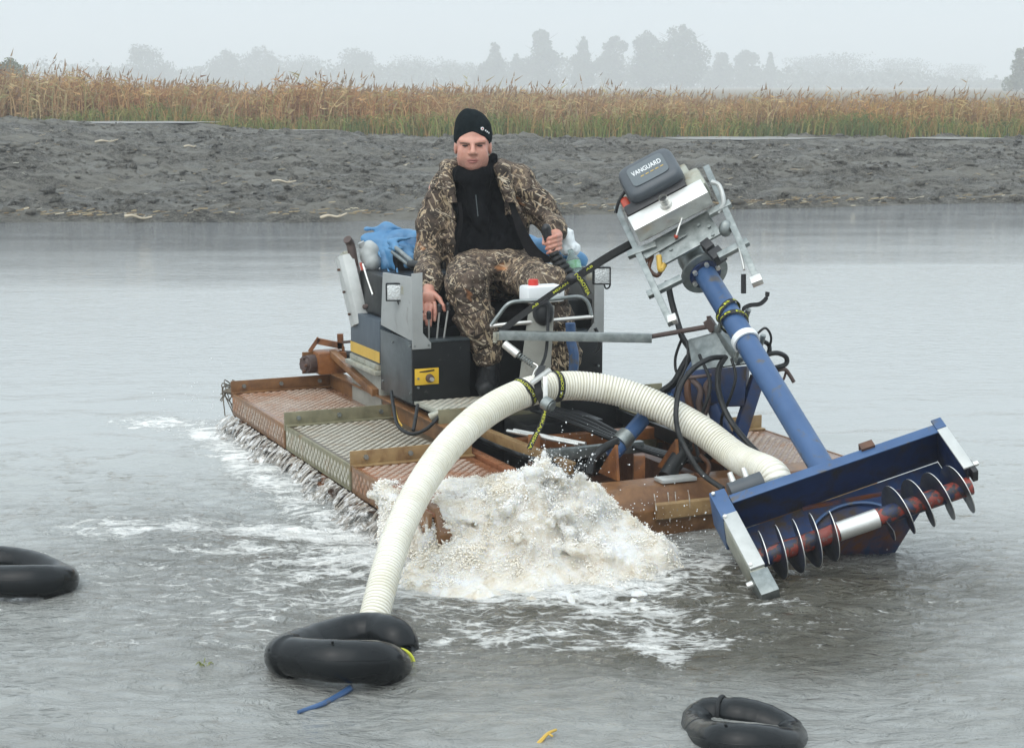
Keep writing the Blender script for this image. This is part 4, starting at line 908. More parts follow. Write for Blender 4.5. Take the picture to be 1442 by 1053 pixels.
# air filter cover: rounded slab
cc = ep(917, 250, .13); cx_, cy_, cz_ = .245, .195, .085
V = []; N1, N2 = 40, 14
def sup(t, a, b, p): c, s = math.cos(t), math.sin(t); return (math.copysign(abs(c)**(2/p), c)*a, math.copysign(abs(s)**(2/p), s)*b)
m = MB(); rings = []
for k, (sc, zz) in enumerate([(.96, -.5), (1.0, -.42), (1.0, 0), (.985, .22), (.94, .38), (.86, .47), (.70, .52), (.4, .54), (.02, .545)]):
    rings.append([cc+e1*x+e2*y+e3*(zz*cz_) for x, y in (sup(2*PI*i/N1, cx_/2*sc, cy_/2*sc, 5.5) for i in range(N1))])
vs_ = [p for r in rings for p in r]; fs = [(k*N1+i, k*N1+(i+1) % N1, (k+1)*N1+(i+1) % N1, (k+1)*N1+i) for k in range(len(rings)-1) for i in range(N1)]; fs.append(tuple(range(N1)))
m.add(vs_, fs); cov = abld(m, 'air_filter_cover', 'plastic_grey')
pz = cz_*.546
m = MB(); pl = [cc+e1*x+e2*y+e3*pz for x, y in (sup(2*PI*i/32, .080, .058, 7) for i in range(32))]
m.prism(pl, e3*.003); dp = abld(m, 'decal_panel', 'panel_grey', cov)
def text_mesh(txt, size, width=None):
    cu = bpy.data.curves.new('txt', 'FONT'); cu.body = txt; cu.size = size; cu.align_x = 'CENTER'; cu.align_y = 'CENTER'; cu.offset = .012*size
    o = bpy.data.objects.new('txt', cu); C.objects.link(o); dg = bpy.context.evaluated_depsgraph_get(); me = bpy.data.meshes.new_from_object(o.evaluated_get(dg))
    vs_ = np.array([v.co[:] for v in me.vertices]); fs_ = [tuple(p.vertices) for p in me.polygons]; bpy.data.objects.remove(o); bpy.data.curves.remove(cu); bpy.data.meshes.remove(me)
    if width:
        k = width/(vs_[:, 0].max()-vs_[:, 0].min()); vs_[:, 0] *= k
    return vs_, fs_
def flat_text(txt, size, c, ax_, ay_, az_, name, mat, parent, width=None):
    vs_, fs_ = text_mesh(txt, size, width); m = MB(); m.add([c+ax_*v[0]+ay_*v[1]+az_*.0012 for v in vs_], fs_); return m.build(name, MAT[mat], parent, smooth=False)
flat_text('VANGUARD', .036, cc+e2*-.012+e3*(pz+.0035), e1, -e2, e3, 'lettering', 'white_print', cov, .130)
m = MB()
for i in range(5): m.fbox(cc+e2*.018+e1*(-.03+.022*i)+e3*(pz+.0035), e1, e2, e3, .014, .004, .001)
abld(m, 'small_print', 'yellow_paint', cov)
for s in (-1, 1):
    m = MB(); p = cc+e1*(s*.118)+e2*.0; m.tube(spline([p-e3*.04-e2*.03, p+e3*.01, p+e3*.02-e1*(s*.02)+e2*.02, p+e3*.035-e1*(s*.035)+e2*.015], 5), .0035, 6); abld(m, 'cover_clip', 'plastic_black', cov)
hose('fuel_line', [ep(884, 264, .10), ep(872, 283, .08), ep(867, 300, .05)], .007, 'rubber', arm)
hose('throttle_rod', [ep(961, 305, .06), ep(956, 320, .05), ep(952, 333, .035)], .004, 'steel_bright', arm)
m = MB(); m.ball(ep(952, 333, .032), .009, 8, 6); abld(m, 'throttle_knob', 'red_worn')
hose('lever_stem', [ep(1040, 345, .03), ep(1045, 365, .03), ep(1048, 380, .03)], .0045, 'steel_bright', arm)
m = MB(); a_ = ep(1047, 386, .03); m.cyl(a_, a_-ZV*.075+Vector((.002, 0, 0)), .010, .0105, 12); abld(m, 'lever_grip', 'plastic_black')
hose('wiring', [ep(905, 372, .0), ep(918, 360, .0), ep(914, 378, -.02), ep(926, 388, -.03), ep(935, 372, -.02)], .009, 'rust_dark', arm)
hose('wiring', [ep(928, 360, .01), ep(930, 380, -.01), ep(936, 372, -.01)], .012, 'yellow_paint', arm)
hose('engine_cable', [at(940, 395, 7.1), at(946, 425, 7.08), at(956, 460, 7.02), at(961, 475, 7.0), at(972, 492, 6.96)], .013, 'rubber', arm)
# ---- auger head
AL, AR = Vector((.715, 5.945, .22)), Vector((1.513, 6.055, .47))
D = (AR-AL).normalized(); D = (D-T*D.dot(T)).normalized(); NN = D.cross(T); NN = -NN if NN.z < 0 else NN
A0 = TB.copy(); HL = (AR-AL).length
def ag(d, t, nn): return A0+D*d+T*t+NN*nn
def agbox(d0, d1, t0, t1, n0, n1, name, mat, parent=None, bev=.003):
    m = MB(); m.fbox(ag((d0+d1)/2, (t0+t1)/2, (n0+n1)/2), D, T, NN, d1-d0, t1-t0, n1-n0); return abld(m, name, mat, parent, bev)
h2 = HL/2
hd = agbox(-h2+.06, h2, 0, .006, -.13, .055, 'hood_top', 'blue_dark')
agbox(-h2+.06, h2, .0, .040, .055, .062, 'hood_lip', 'blue_paint', hd)
agbox(-h2+.05, h2, .007, .185, -.136, -.13, 'hood_back', 'blue_muddy')
def agp(px, py, nn):
    d = ray(px, py); o = Vector((0, 0, CAMH)); return o+d*((A0+NN*nn-o).dot(NN)/d.dot(NN))
_q = [agp(1130, 715, -.118), agp(1322, 680, -.118), atz(1257, 784, -.03), atz(1150, 794, -.03)]; m = MB(); m.hexa([p-Vector((0, -.014, -.004)) for p in _q]+_q); abld(m, 'intake_scoop', 'scoop', bev=.003)
m = MB(); pts = [ag(.02+.155*math.cos(t), .19-.125*math.sin(t), -.115) for t in np.linspace(0, PI, 24)]; m.tube(pts, .006, 6); abld(m, 'intake_rim', 'blue_paint')
# left chain case
cs_ = agbox(-h2, -h2+.058, -.035, .10, -.10, .066, 'chain_case', 'blue_paint', None, .004)
agbox(-h2+.004, -h2+.058, .085, .345, .060, .070, 'case_cover', 'steel_white', cs_, .003)
agbox(-h2+.002, -h2+.056, .10, .352, -.06, .058, 'case_body', 'galv_dirty', cs_, .004)
agbox(-h2-.002, -h2+.062, .355, .46, -.04, .066, 'bearing_block', 'galv', None, .004)
for t_ in (-.02, .095, .33):
    m = MB(); p = ag(-h2+.012, t_, .068); m.cyl(p, p+NN*.008, .007, None, 6); abld(m, 'bolt', 'steel_bright', cs_, smooth=False)
m = MB(); p = ag(-h2-.002, .37, .02); m.cyl(p, p-D*.02, .014, .012, 10); abld(m, 'shaft_nut', 'steel_bright')
# right end plate
ep_ = agbox(h2, h2+.010, -.02, .235, -.13, .056, 'end_plate', 'blue_dark')
agbox(h2-.012, h2+.026, .03, .235, .057, .066, 'end_plate_edge', 'steel_white', ep_)
agbox(h2-.012, h2+.026, -.02, .028, .057, .066, 'end_plate_edge', 'blue_paint', ep_)
agbox(h2+.010, h2+.030, .20, .26, .01, .06, 'end_bearing', 'plastic_black', ep_)
m = MB(); p = ag(h2+.03, .21, .04); m.cyl(p, p+D*.022, .010, None, 6); abld(m, 'bolt', 'steel_bright', ep_, smooth=False)
# shaft and flights
ST, SN = .262, .0
n = NT('auger_shaft_paint'); f = n.noise(22, 5, .6, .5); c_ = n.ramp(f, [(.40, (.010, .022, .075)), (.48, (.035, .032, .032)), (.55, (.27, .04, .025)), (.62, (.20, .035, .025)), (.70, (.16, .155, .15))]); n.set(Base_Color=c_, Roughness=.4, Normal=n.bump(n.noise(60, 4), .2, .003)); MAT['shaft'] = n.m
m = MB(); m.cyl(ag(-h2+.06, ST, SN), ag(h2-.002, ST, SN), .032, None, 24); sh = abld(m, 'auger_shaft', 'shaft')
m = MB(); m.cyl(ag(-.07, ST, SN), ag(.075, ST, SN), .0335, None, 24); abld(m, 'bare_sleeve', 'steel_bright', sh)
MAT['flight'] = simple('worn_flight_steel', (.03, .035, .05), (.09, .095, .10), 14, .35, .5, .15, over=((.012, .025, .07), 9, .45, .6, .4))
def flight(d0, d1, turns, hand, ph):
    K = int(abs(turns)*36); m = MB(); vs_ = []
    for i in range(K+1):
        t = ph+hand*2*PI*turns*i/K; d = d0+(d1-d0)*i/K; rr_ = .092
        o_ = T*math.cos(t)+NN*math.sin(t); c_ = ag(d, ST, SN)
        vs_ += [c_+o_*.030-D*.0018, c_+o_*rr_-D*.0013, c_+o_*rr_+D*.0013, c_+o_*.030+D*.0018]
    fs = []; mi = []
    for i in range(K):
        a = i*4
        for q in range(4):
            fs.append((a+q, a+(q+1) % 4, a+4+(q+1) % 4, a+4+q)); mi.append(1 if q == 1 else 0)
    m.add(vs_, fs); m.mi = mi; m.f.append((0, 1, 2, 3)); m.mi.append(0); m.f.append((K*4+3, K*4+2, K*4+1, K*4)); m.mi.append(0)
    return m.build('auger_flight', [MAT['flight'], MAT['steel_bright']], arm)
flight(-h2+.075, -.085, 4.2, 1, .6); flight(.095, h2-.012, 4.3, -1, .2)
# hydraulic motor beside the chain case
m = MB(); m.cyl(ag(-h2+.075, -.035, .03), ag(-h2+.20, -.035, .03), .036, .038, 20); hm_ = abld(m, 'hydraulic_motor', 'plastic_grey', bev=.003)
for d in (.10, .15):
    m = MB(); p = ag(-h2+d, -.06, .05); m.cyl(p, p-T*.03+NN*.02, .012, .010, 10); abld(m, 'hose_fitting', 'steel_bright', hm_)
m = MB(); m.fbox(ag(.16, -.004, .058), D, T, NN, .05, .03, .03); abld(m, 'mud_lump', 'rust_dark')
# ---- mount on the bow: blue stand, galvanised saddle, clamps round the tube
def tq(px, py): # distance of the arm's plane at that picture row
    return 7.0+(py-384)/(667-384)*(6.0-7.0)
m = MB(); m.hexa([at(975, 522, 6.86), at(1052, 512, 6.72), at(1062, 512, 6.98), at(985, 522, 7.05), at(968, 478, 6.96), at(1028, 462, 6.86), at(1042, 462, 7.06), at(975, 478, 7.14)]); sd = m.build('mount_saddle', MAT['galv'], boat, bev=.008)
m = MB(); m.bar(at(1012, 462, 6.92), at(1046, 508, 6.74), .05, .035); m.build('saddle_rail', MAT['galv'], sd, bev=.004)
for px, py in ((1042, 484), (1073, 480)):
    m = MB(); p = at(px+2, py-8, tq(px, py)-.03); q = at(px-6, py+18, tq(px, py)); m.cyl(p, q, .011, None, 10); m.build('clamp_bolt', MAT['galv'], sd)
for px, py in ((1018, 450), (1052, 444)):
    m = MB(); p = at(px+2, py-8, tq(px, py)-.02); q = at(px-6, py+16, tq(px, py)+.03); m.cyl(p, q, .011, None, 10); m.build('clamp_bolt', MAT['galv'], sd)
def ring(t0, w_, r, name, mat, parent):
    c = TA+T*t0; m = MB(); K = 28; x_, y_, _ = frame_from(T); vs_ = []
    for i in range(K):
        a = 2*PI*i/K; o_ = x_*math.cos(a)+y_*math.sin(a)
        vs_ += [c+o_*(r-.001)-T*w_/2, c+o_*(r+.006)-T*w_/2, c+o_*(r+.006)+T*w_/2, c+o_*(r-.001)+T*w_/2]
    fs = [(i*4+q, i*4+(q+1) % 4, ((i+1) % K)*4+(q+1) % 4, ((i+1) % K)*4+q) for i in range(K) for q in range(4)]
    m.add(vs_, fs); return m.build(name, mat, parent)
LT = (TB-TA).length
ring(LT*.37, .03, .048, 'clamp_ring', MAT['white_paint'], boat)
m = MB(); m.hexa([at(970, 574, 6.84), at(1048, 572, 6.70), at(1052, 572, 6.92), at(976, 574, 7.04), at(965, 522, 6.84), at(1052, 515, 6.70), at(1056, 515, 6.95), at(975, 522, 7.05)]); m.build('mount_block', MAT['blue_muddy'], boat, bev=.008)
def bl(a, b, w_, h, name='mount_leg', mat='blue_muddy'): m = MB(); m.bar(a, b, w_, h); return m.build(name, MAT[mat], boat, bev=.004)
bl(at(1067, 530, 6.74), at(1031, 645, 6.72), .045, .05); bl(at(1004, 570, 6.76), at(1033, 640, 6.72), .04, .05)
bl(at(1030, 628, 6.74), at(1032, 672, 6.74), .06, .06); bl(at(945, 570, 6.98), at(990, 505, 7.06), .06, .06, 'mount_strut', 'blue_paint'); bl(at(940, 570, 7.0), at(1000, 572, 6.9), .05, .045, 'mount_strut', 'blue_paint')
bl(at(955, 545, 6.95), at(975, 600, 6.9), .04, .05, 'mount_strut'); bl(at(975, 595, 6.86), at(988, 640, 6.84), .05, .05, 'mount_strut', 'rust_dark')
hose('rusty_chain', [at(970, 530, 6.76), at(986, 548, 6.74), at(984, 570, 6.74), at(990, 586, 6.74), at(997, 562, 6.74), at(994, 545, 6.74), at(1000, 535, 6.74)], .012, 'brown_pipe')
hose('rusty_link', [at(968, 530, 6.76), at(969, 560, 6.75), at(978, 590, 6.76)], .014, 'rust_dark')
hose('rusty_link', [at(968, 532, 6.75), at(985, 530, 6.74), at(1002, 528, 6.74)], .007, 'brown_pipe')
# black lines round the mount
for pts, r in [([(932, 552, 7.0), (950, 538, 6.98), (963, 515, 6.98), (973, 500, 6.98), (985, 496, 7.0)], .016),
               ([(1022, 503, 6.70), (1000, 505, 6.66), (975, 520, 6.62), (958, 545, 6.58), (952, 580, 6.52), (956, 610, 6.48), (970, 640, 6.42), (990, 668, 6.38), (1018, 688, 6.30)], .0105),
               ([(1022, 502, 6.70), (1012, 520, 6.66), (1012, 550, 6.62), (1022, 580, 6.58), (1040, 608, 6.52), (1070, 640, 6.42), (1105, 665, 6.34), (1125, 683, 6.28)], .0115),
               ([(961, 475, 7.0), (955, 490, 7.02), (951, 505, 7.02), (952, 522, 7.0), (960, 530, 6.98)], .006),
               ([(1076, 500, 6.8), (1094, 497, 6.82), (1107, 503, 6.84), (1106, 513, 6.84), (1090, 518, 6.82)], .010),
               ([(1070, 478, 6.8), (1082, 485, 6.84), (1084, 495, 6.84)], .009)]:
    hose('hydraulic_hose', [at(*p) for p in pts], r)
for pts, r in [([(958, 470, 6.95), (968, 488, 6.9), (966, 515, 6.85), (955, 540, 6.82), (948, 565, 6.84)], .005), ([(1030, 505, 6.66), (1036, 530, 6.62), (1028, 560, 6.62), (1016, 590, 6.66), (1020, 620, 6.7)], .006),
               ([(985, 500, 6.84), (1000, 540, 6.7), (990, 580, 6.68), (978, 610, 6.72), (985, 650, 6.66)], .007), ([(945, 558, 6.86), (962, 580, 6.80), (975, 612, 6.74), (968, 640, 6.7)], .006), ([(1066, 470, 6.78), (1078, 462, 6.78), (1086, 476, 6.8), (1080, 500, 6.82)], .005)]:
    hose('thin_cable', [at(*p) for p in pts], r)
hose('steel_hook', [at(1092, 522, 6.84), at(1105, 520, 6.84), at(1112, 528, 6.84), at(1118, 538, 6.84)], .008, 'brown_pipe')
hose('steel_hook', [at(1092, 524, 6.86), at(1102, 535, 6.86), at(1107, 523, 6.86)], .005, 'brown_pipe')

# =================================================================== SUCTION HOSE
hp = [(518, 892, 5.17), (527, 868, 5.22), (545, 800, 5.42), (566, 738, 5.66), (597, 677, 5.93), (638, 622, 6.20), (688, 578, 6.42), (742, 552, 6.58), (800, 543, 6.68), (860, 549, 6.70), (920, 569, 6.66), (985, 604, 6.56), (1040, 645, 6.40)]
HE = -.16
path = spline([at(*p) for p in hp]+[ag(HE, -.13, -.05), ag(HE, -.055, -.05), ag(HE, -.03, -.05)], 40)
ln = [0]
for a_, b_ in zip(path, path[1:]): ln.append(ln[-1]+(b_-a_).length)
ln = np.array(ln); tot = ln[-1]; step = .0021; K = int(tot/step); P = np.array([p[:] for p in path])
sp_ = np.stack([np.interp(np.arange(K)*step, ln, P[:, i]) for i in range(3)], 1)
def rad(i):
    s_ = i*step; base = .046+(.0560-.046)*min(1, s_/(tot*.45)); return base+.0052*(min(1., 1.45*abs(math.sin(PI*s_/.0135)))-.75)
m = MB(); m.tube([Vector(p) for p in sp_], lambda t: rad(t*(K-1)), 26)
n = NT('cream_ribbed_plastic'); c_ = n.ramp(n.noise(7, 5, .6, .3), [(.35, (.68, .65, .54)), (.6, (.77, .75, .66))]); c_ = n.mix(n.ramp(n.noise(18, 6, .7, .3), [(.60, 0.), (.8, .5)]), c_, (.42, .38, .28))
ra = n.n('ShaderNodeAttribute', attribute_name='Col'); c_ = n.mix(ra.outputs['Color'], n.mix(.5, c_, (.40, .36, .25)), c_)   # stiff pale spiral, softer darker web
n.set(Base_Color=c_, Roughness=.34, Subsurface_Weight=.1, Subsurface_Scale=.01, Subsurface_Radius=(1., .9, .6)); MAT['hose'] = n.m
_hc = MB(); _hc.cyl(ag(HE, -.07, -.05), ag(HE, -.002, -.05), .060, None, 24); _hc.build('hose_socket', MAT['galv'], arm, bev=.002)
sh_ = m.build('suction_hose', MAT['hose'])
ca = sh_.data.color_attributes.new('Col', 'FLOAT_COLOR', 'POINT')
co_ = np.array([v.co[:] for v in sh_.data.vertices]); ci = np.repeat(np.arange(K), 26)[:len(co_)]; ph_ = np.abs(np.sin(PI*ci*step/.0135)); wv = sstep(.30, .62, ph_)[:, None]
cc_ = np.ones((len(co_), 4), np.float32); cc_[:, :3] = wv; ca.data.foreach_set('color', cc_.ravel()); tag(sh_, 'cream ribbed suction hose arching from the cutter head down to the float', 'hose')
def hframe(t):
    i = min(K-2, max(1, int(t*K))); return Vector(sp_[i]), Vector(sp_[i+1]-sp_[i-1]).normalized()

# =================================================================== STRAPS, CLAMPS AND BARS
def strap(name, pts, w_, label, text=None, tsize=.018, side=None, th=.002, n_=8, twist=None, trange=None, flip=False, cat='strap'):
    """webbing: ribbon along pts, its width along `side`; print mapped onto it."""
    P_ = spline(pts, n_) if n_ > 1 else [Vector(p) for p in pts]; m = MB(); vs_ = []; fr = []
    for i, p in enumerate(P_):
        d = (P_[min(i+1, len(P_)-1)]-P_[max(i-1, 0)]).normalized()
        s_ = Vector(side(i/(len(P_)-1), p, d)) if callable(side) else Vector(side)
        s_ = (s_-d*s_.dot(d)).normalized(); nn = d.cross(s_)
        if nn.y > 0: nn = -nn
        fr.append((p, d, s_, nn)); vs_ += [p-s_*w_/2-nn*th/2, p+s_*w_/2-nn*th/2, p+s_*w_/2+nn*th/2, p-s_*w_/2+nn*th/2]
    fs = [(i*4+q, i*4+(q+1) % 4, i*4+4+(q+1) % 4, i*4+4+q) for i in range(len(P_)-1) for q in range(4)]+[(3, 2, 1, 0), tuple(len(vs_)-4+i for i in range(4))]
    m.add(vs_, fs); o = m.build(name, MAT['web'])
    if label: tag(o, label, cat)
    for text, trange in (text if isinstance(text, list) else [(text, trange)] if text else []):
        L_ = [0]
        for a_, b_ in zip(P_, P_[1:]): L_.append(L_[-1]+(b_-a_).length)
        tv, tf = text_mesh(text, tsize); x0, x1 = tv[:, 0].min(), tv[:, 0].max(); a0, a1 = trange or (.05, .95); out = []
        for v in tv:
            s_ = (v[0]-x0)/(x1-x0); s_ = (a0+(a1-a0)*(1-s_ if flip else s_))*L_[-1]; i = min(len(P_)-2, max(0, int(np.searchsorted(L_, s_)-1))); f = (s_-L_[i])/max(1e-6, L_[i+1]-L_[i])
            p, d, sd_, nn = fr[i]; sd_ = sd_ if sd_.cross(-d if flip else d).dot(nn) < 0 else -sd_
            out.append(P_[i]+(P_[i+1]-P_[i])*f+sd_*v[1]+nn*(th/2+.0012))
        mm = MB(); mm.add(out, tf); mm.build('print', MAT['yellow_print'], o, smooth=False)
    return o
up_ = Vector((0, 0, 1))
strap('lashing_strap', [at(701, 470, 7.06), at(740, 440, 7.06), at(800, 398, 7.06), at(850, 364, 7.08), at(892, 340, 7.10)], .026, 'upper black lashing strap running up from the steel bar to the engine frame', [('AB', (.26, .31)), ('MEKANISKA', (.42, .60)), ('AB', (.66, .71))], .013, up_)
strap('lashing_strap', [at(786, 412, 7.03), at(820, 389, 7.05), at(860, 364, 7.09), at(893, 346, 7.12)], .012, 'narrow lower black strap running just under the long printed lashing strap', None, .016, up_)
strap('lashing_strap', [at(810, 386, 7.02), at(820, 398, 7.02), at(829, 415, 7.02)], .028, 'short strap end with yellow letters hanging beside the right lamp', 'DOROTEA', .02, Vector((1, 0, .6)), trange=(.0, 1.))
m = MB(); m.ball(at(806, 392, 7.03), (.028, .02, .02), 10, 7); m.bar(at(762, 428, 7.04), at(772, 421, 7.04), .02, .012); tag(m.build('ratchet_buckle', MAT['plastic_black']), 'dark ratchet buckle knotted on the long lashing strap', 'buckle')
# straps round the hose at the column
def loop(name, t, w_, label, text, r=.060, tilt=0.2, trange=(.3, .75)):
    c, d = hframe(t); d = (d+up_*tilt).normalized(); x_, y_, _ = frame_from(d); pts = [c+x_*(r*math.cos(a))+y_*(r*math.sin(a)) for a in np.linspace(-.8*PI, 1.2*PI, 33)]
    return strap(name, pts, w_, label, text, .016, lambda f, p, dd: d, n_=1, trange=trange)
loop('hose_strap', .535, .030, 'left printed strap looped round the ribbed hose at the column', 'AB DOROTEA AB', tilt=.35)
loop('hose_strap', .585, .030, 'right printed strap looped round the top of the ribbed hose', 'AB DOROTEA AB', tilt=-.1)
hc, hdir = hframe(.56)
strap('hose_strap', [at(764, 515, 6.80), at(758, 530, 6.56), at(758, 548, 6.51), at(765, 568, 6.52), at(772, 578, 6.54)], .028, 'plain black strap hanging over the hose crest between the printed loops', None, .02, Vector((1, 0, 0)))
strap('hose_strap', [at(768, 578, 6.52), at(762, 598, 6.50), at(753, 615, 6.49), at(745, 632, 6.48)], .020, 'loose strap tail with yellow letters hanging below the hose crest', 'MEKANISKA', .016, Vector((1, 0, .3)), trange=(.0, 1.))
m = MB(); m.cyl(at(766, 566, 6.48), at(776, 572, 6.46), .026, .028, 14); m.cyl(at(776, 572, 6.46), at(778, 573, 6.455), .020, .018, 12); rb = m.build('hose_clamp', MAT['galv']); tag(rb, 'galvanised pipe clamp hanging under the hose crest', 'clamp')
m = MB(); m.bar(at(748, 540, 6.505), at(775, 520, 6.52), .035, .012); m.bar(at(768, 530, 6.50), at(768, 572, 6.48), .018, .012); m.build('clamp_plate', MAT['steel_bright'], rb, bev=.002)
# square bar and rod stretched from the column to the tube
m = MB(); a_, b_ = at(703, 472, 7.02), at(918, 476, 6.98); m.bar(a_, b_, .036, .036); sb_ = m.build('square_steel_bar', MAT['galv'], None, bev=.002); tag(sb_, 'level galvanised square bar lashed from the column towards the blue tube', 'steel bar')
m = MB(); m.bar(at(695, 474, 7.02), at(704, 473, 7.02), .028, .03); m.cyl(at(697, 468, 7.0), at(697, 482, 7.0), .008, None, 8); m.build('bar_end', MAT['galv_dirty'], sb_)
m = MB(); m.cyl(at(916, 474, 6.98), at(1002, 459, 6.93), .0095, .0105, 12); rd_ = m.build('rod', MAT['brown_pipe'], sb_)
m = MB(); m.bar(at(996, 450, 6.93), at(1006, 465, 6.92), .035, .035); m.bar(at(998, 445, 6.93), at(1000, 460, 6.93), .018, .018); m.cyl(at(1004, 466, 6.92), at(1006, 480, 6.92), .009, .006, 8); m.build('rod_end', MAT['brown_pipe'], rd_, bev=.002)
# strap round the blue tube
c0 = TA+T*(LT*.255); x_, y_, _ = frame_from(T)
for off, tl, lb in ((-.045, .45, 'upper printed strap wound round the blue tube above the clamp'), (.02, -.25, 'lower printed strap wound round the blue tube above the clamp')):
    dd = (T+Vector((1, 0, 0))*tl).normalized(); xx_, yy_, _ = frame_from(dd); c = c0+T*off
    strap('tube_strap', [c+xx_*(.055*math.cos(a))+yy_*(.055*math.sin(a)) for a in np.linspace(0, 2*PI, 33)], .022, lb, 'AB DOROTEA', .013, lambda f, p, d: dd, n_=1, trange=(0., 1.))
strap('tube_strap', [at(1042, 448, 6.80), at(1046, 436, 6.78), at(1056, 430, 6.77), at(1070, 428, 6.76), at(1079, 420, 6.75), at(1081, 411, 6.75)], .017, 'curled loose strap end sticking out right of the blue tube', None, .02, Vector((.3, 0, 1)))
m = MB(); p = at(1024, 437, 6.80); m.cyl(p, p-Vector((0, .012, 0)), .017, .015, 14); tag(m.build('strap_button', MAT['red_paint']), 'small red ratchet button on the blue tube strap', 'button')
m = MB(); m.fbox(at(1034, 451, 6.77), Vector((.85, .2, .4)).normalized(), Vector((-.4, .1, .9)).normalized(), Vector((0, -1, .1)).normalized(), .034, .03, .006); tag(m.build('strap_buckle', MAT['steel_white'], None, bev=.002), 'bright metal buckle on the blue tube strap', 'buckle')

# =================================================================== INNER TUBE FLOATS
n = NT('float_rubber'); n.set(Base_Color=n.ramp(n.noise(6, 4), [(.3, (.006, .007, .0075)), (.7, (.012, .014, .015))]), Roughness=n.math('ADD', n.math('MULTIPLY', n.noise(9, 4), .14), .12), Specular_IOR_Level=.24, Normal=n.bump(n.noise(40, 3), .06, .004)); MAT['float'] = n.m
def float_tube(name, label, pts, rf, cords, group='inner tube floats'):
    P_ = []
    n_ = len(pts); V_ = [Vector(p) for p in pts]
    for i in range(n_):
        a, b, c, d = V_[i-1], V_[i], V_[(i+1) % n_], V_[(i+2) % n_]
        for k in range(12):
            t = k/12; P_.append(.5*((2*b)+(c-a)*t+(2*a-5*b+4*c-d)*t*t+(3*b-a-3*c+d)*t**3))
    m = MB(); m.tube(P_, lambda t: rf(t)+.0005*math.sin(t*61+2*math.sin(t*17))+.0004*math.sin(t*143), 26, True); o = m.build(name, MAT['float']); tag(o, label, 'float', group)
    ce = sum(P_, Vector())/len(P_); sm = []
    for i, p in enumerate(P_):
        d = (P_[(i+1) % len(P_)]-P_[i-1]).normalized(); o_ = p-ce; o_ = (o_-d*o_.dot(d)); o_.z = .35*o_.length; o_.normalize(); sm.append(p+o_*(rf(i/len(P_))-.0004))
    m = MB(); m.tube(sm, .0016, 6, True); m.build('seam', MAT['float'], o)
    i = int(.10*len(P_)); p = P_[i]; m = MB(); q = p+Vector((.0, -.35, .94))*rf(.10); m.cyl(q-Vector((0, -.35, .94))*.004, q+Vector((0, -.35, .94))*.010, .005, .0035, 8); m.build('valve', MAT['rubber'], o)
    for t, mat, r in cords:
        i = int(t*len(P_)); c = P_[i]; d = (P_[(i+1) % len(P_)]-P_[i-1]).normalized(); x_, y_, _ = frame_from(d); rr_ = rf(t)+.003
        m = MB(); m.tube([c+x_*(rr_*math.cos(a))+y_*(rr_*math.sin(a)) for a in np.linspace(0, 2*PI, 25)[:-1]], r, 6, True); m.build('tie_cord', MAT[mat], o)
    return o, P_
# a tube pinched double: the front limb lies across, the rear limb arches up behind it
def pinched(px_list, base): return [at(*p) for p in px_list]
f1 = [(412, 924, 4.76), (470, 930, 4.68), (530, 932, 4.72), (556, 938, 4.84), (566, 926, 4.98), (556, 899, 5.02), (524, 890, 5.08), (478, 897, 5.06), (430, 912, 4.96), (404, 922, 4.86)]
def rf1(t): return .062-.020*math.exp(-((t-.36)/.07)**2)-.006*math.exp(-((t-.0)/.1)**2)
fo, fp_ = float_tube('inner_tube_float', 'folded black inner tube float at the lower end of the ribbed hose', pinched(f1, 0), rf1, [(.335, 'yellow_print', .004)])
f2 = [(990, 1040, 4.34), (1020, 1046, 4.20), (1070, 1048, 4.18), (1112, 1046, 4.26), (1112, 1036, 4.40), (1075, 1018, 4.46), (1035, 1008, 4.48), (1014, 1004, 4.50), (990, 1014, 4.50), (980, 1030, 4.44)]
def rf2(t): return .054-.012*math.exp(-((t-.68)/.05)**2)-.014*math.exp(-((t-.32)/.09)**2)
float_tube('inner_tube_float', 'greyish folded inner tube float cut by the bottom edge of the picture', pinched(f2, 0), rf2, [(.685, 'rubber', .006)])
f3 = [(-90, 815, 5.66), (-30, 818, 5.56), (40, 818, 5.54), (84, 817, 5.62), (88, 812, 5.78), (50, 797, 5.92), (5, 790, 5.98), (-50, 792, 5.96), (-95, 805, 5.84)]
def rf3(t): return .054-.008*math.exp(-((t-.46)/.1)**2)
float_tube('inner_tube_float', 'black inner tube float at the left edge of the picture', pinched(f3, 0), rf3, [(.70, 'rubber', .006)])
m = MB(); m.tube(spline([atz(494, 968, .006), atz(478, 978, .004), atz(455, 990, .006), atz(432, 998, .002), atz(420, 1002, .004)], 6), lambda t: .010*(1-.5*t), 8); tag(m.build('blue_rope_end', MAT['blue_paint']), 'bright blue rope end floating in front of the folded float', 'rope')
m = MB(); m.tube(spline([atz(757, 1048, .0), atz(764, 1040, .012), atz(772, 1032, .02), atz(783, 1027, .015)], 5), lambda t: .006*(1-.4*t), 6); m.tube([atz(772, 1032, .02), atz(778, 1036, .018)], .003, 5)
tag(m.build('floating_twig', MAT['yellow_paint']), 'small yellowish bent twig floating at the bottom edge', 'twig')
m = MB(); rr = random.Random(9); c = atz(289, 941, .0)
for i in range(14): a = rr.uniform(0, 6.28); L_ = rr.uniform(.015, .035); m.tube(spline([c+Vector((rr.uniform(-.012, .012), rr.uniform(-.01, .01), -.004)), c+Vector((math.cos(a)*L_*.6, math.sin(a)*L_*.6, L_*.8)), c+Vector((math.cos(a)*L_, math.sin(a)*L_, L_*.5))], 3), lambda t: .0028*(1-.8*t), 4)
tag(m.build('floating_weed', simple('green_weed', (.14, .17, .05), (.25, .26, .10), 30, .6, 0, .1)), 'small green tuft of weed floating left of the folded float', 'weed')
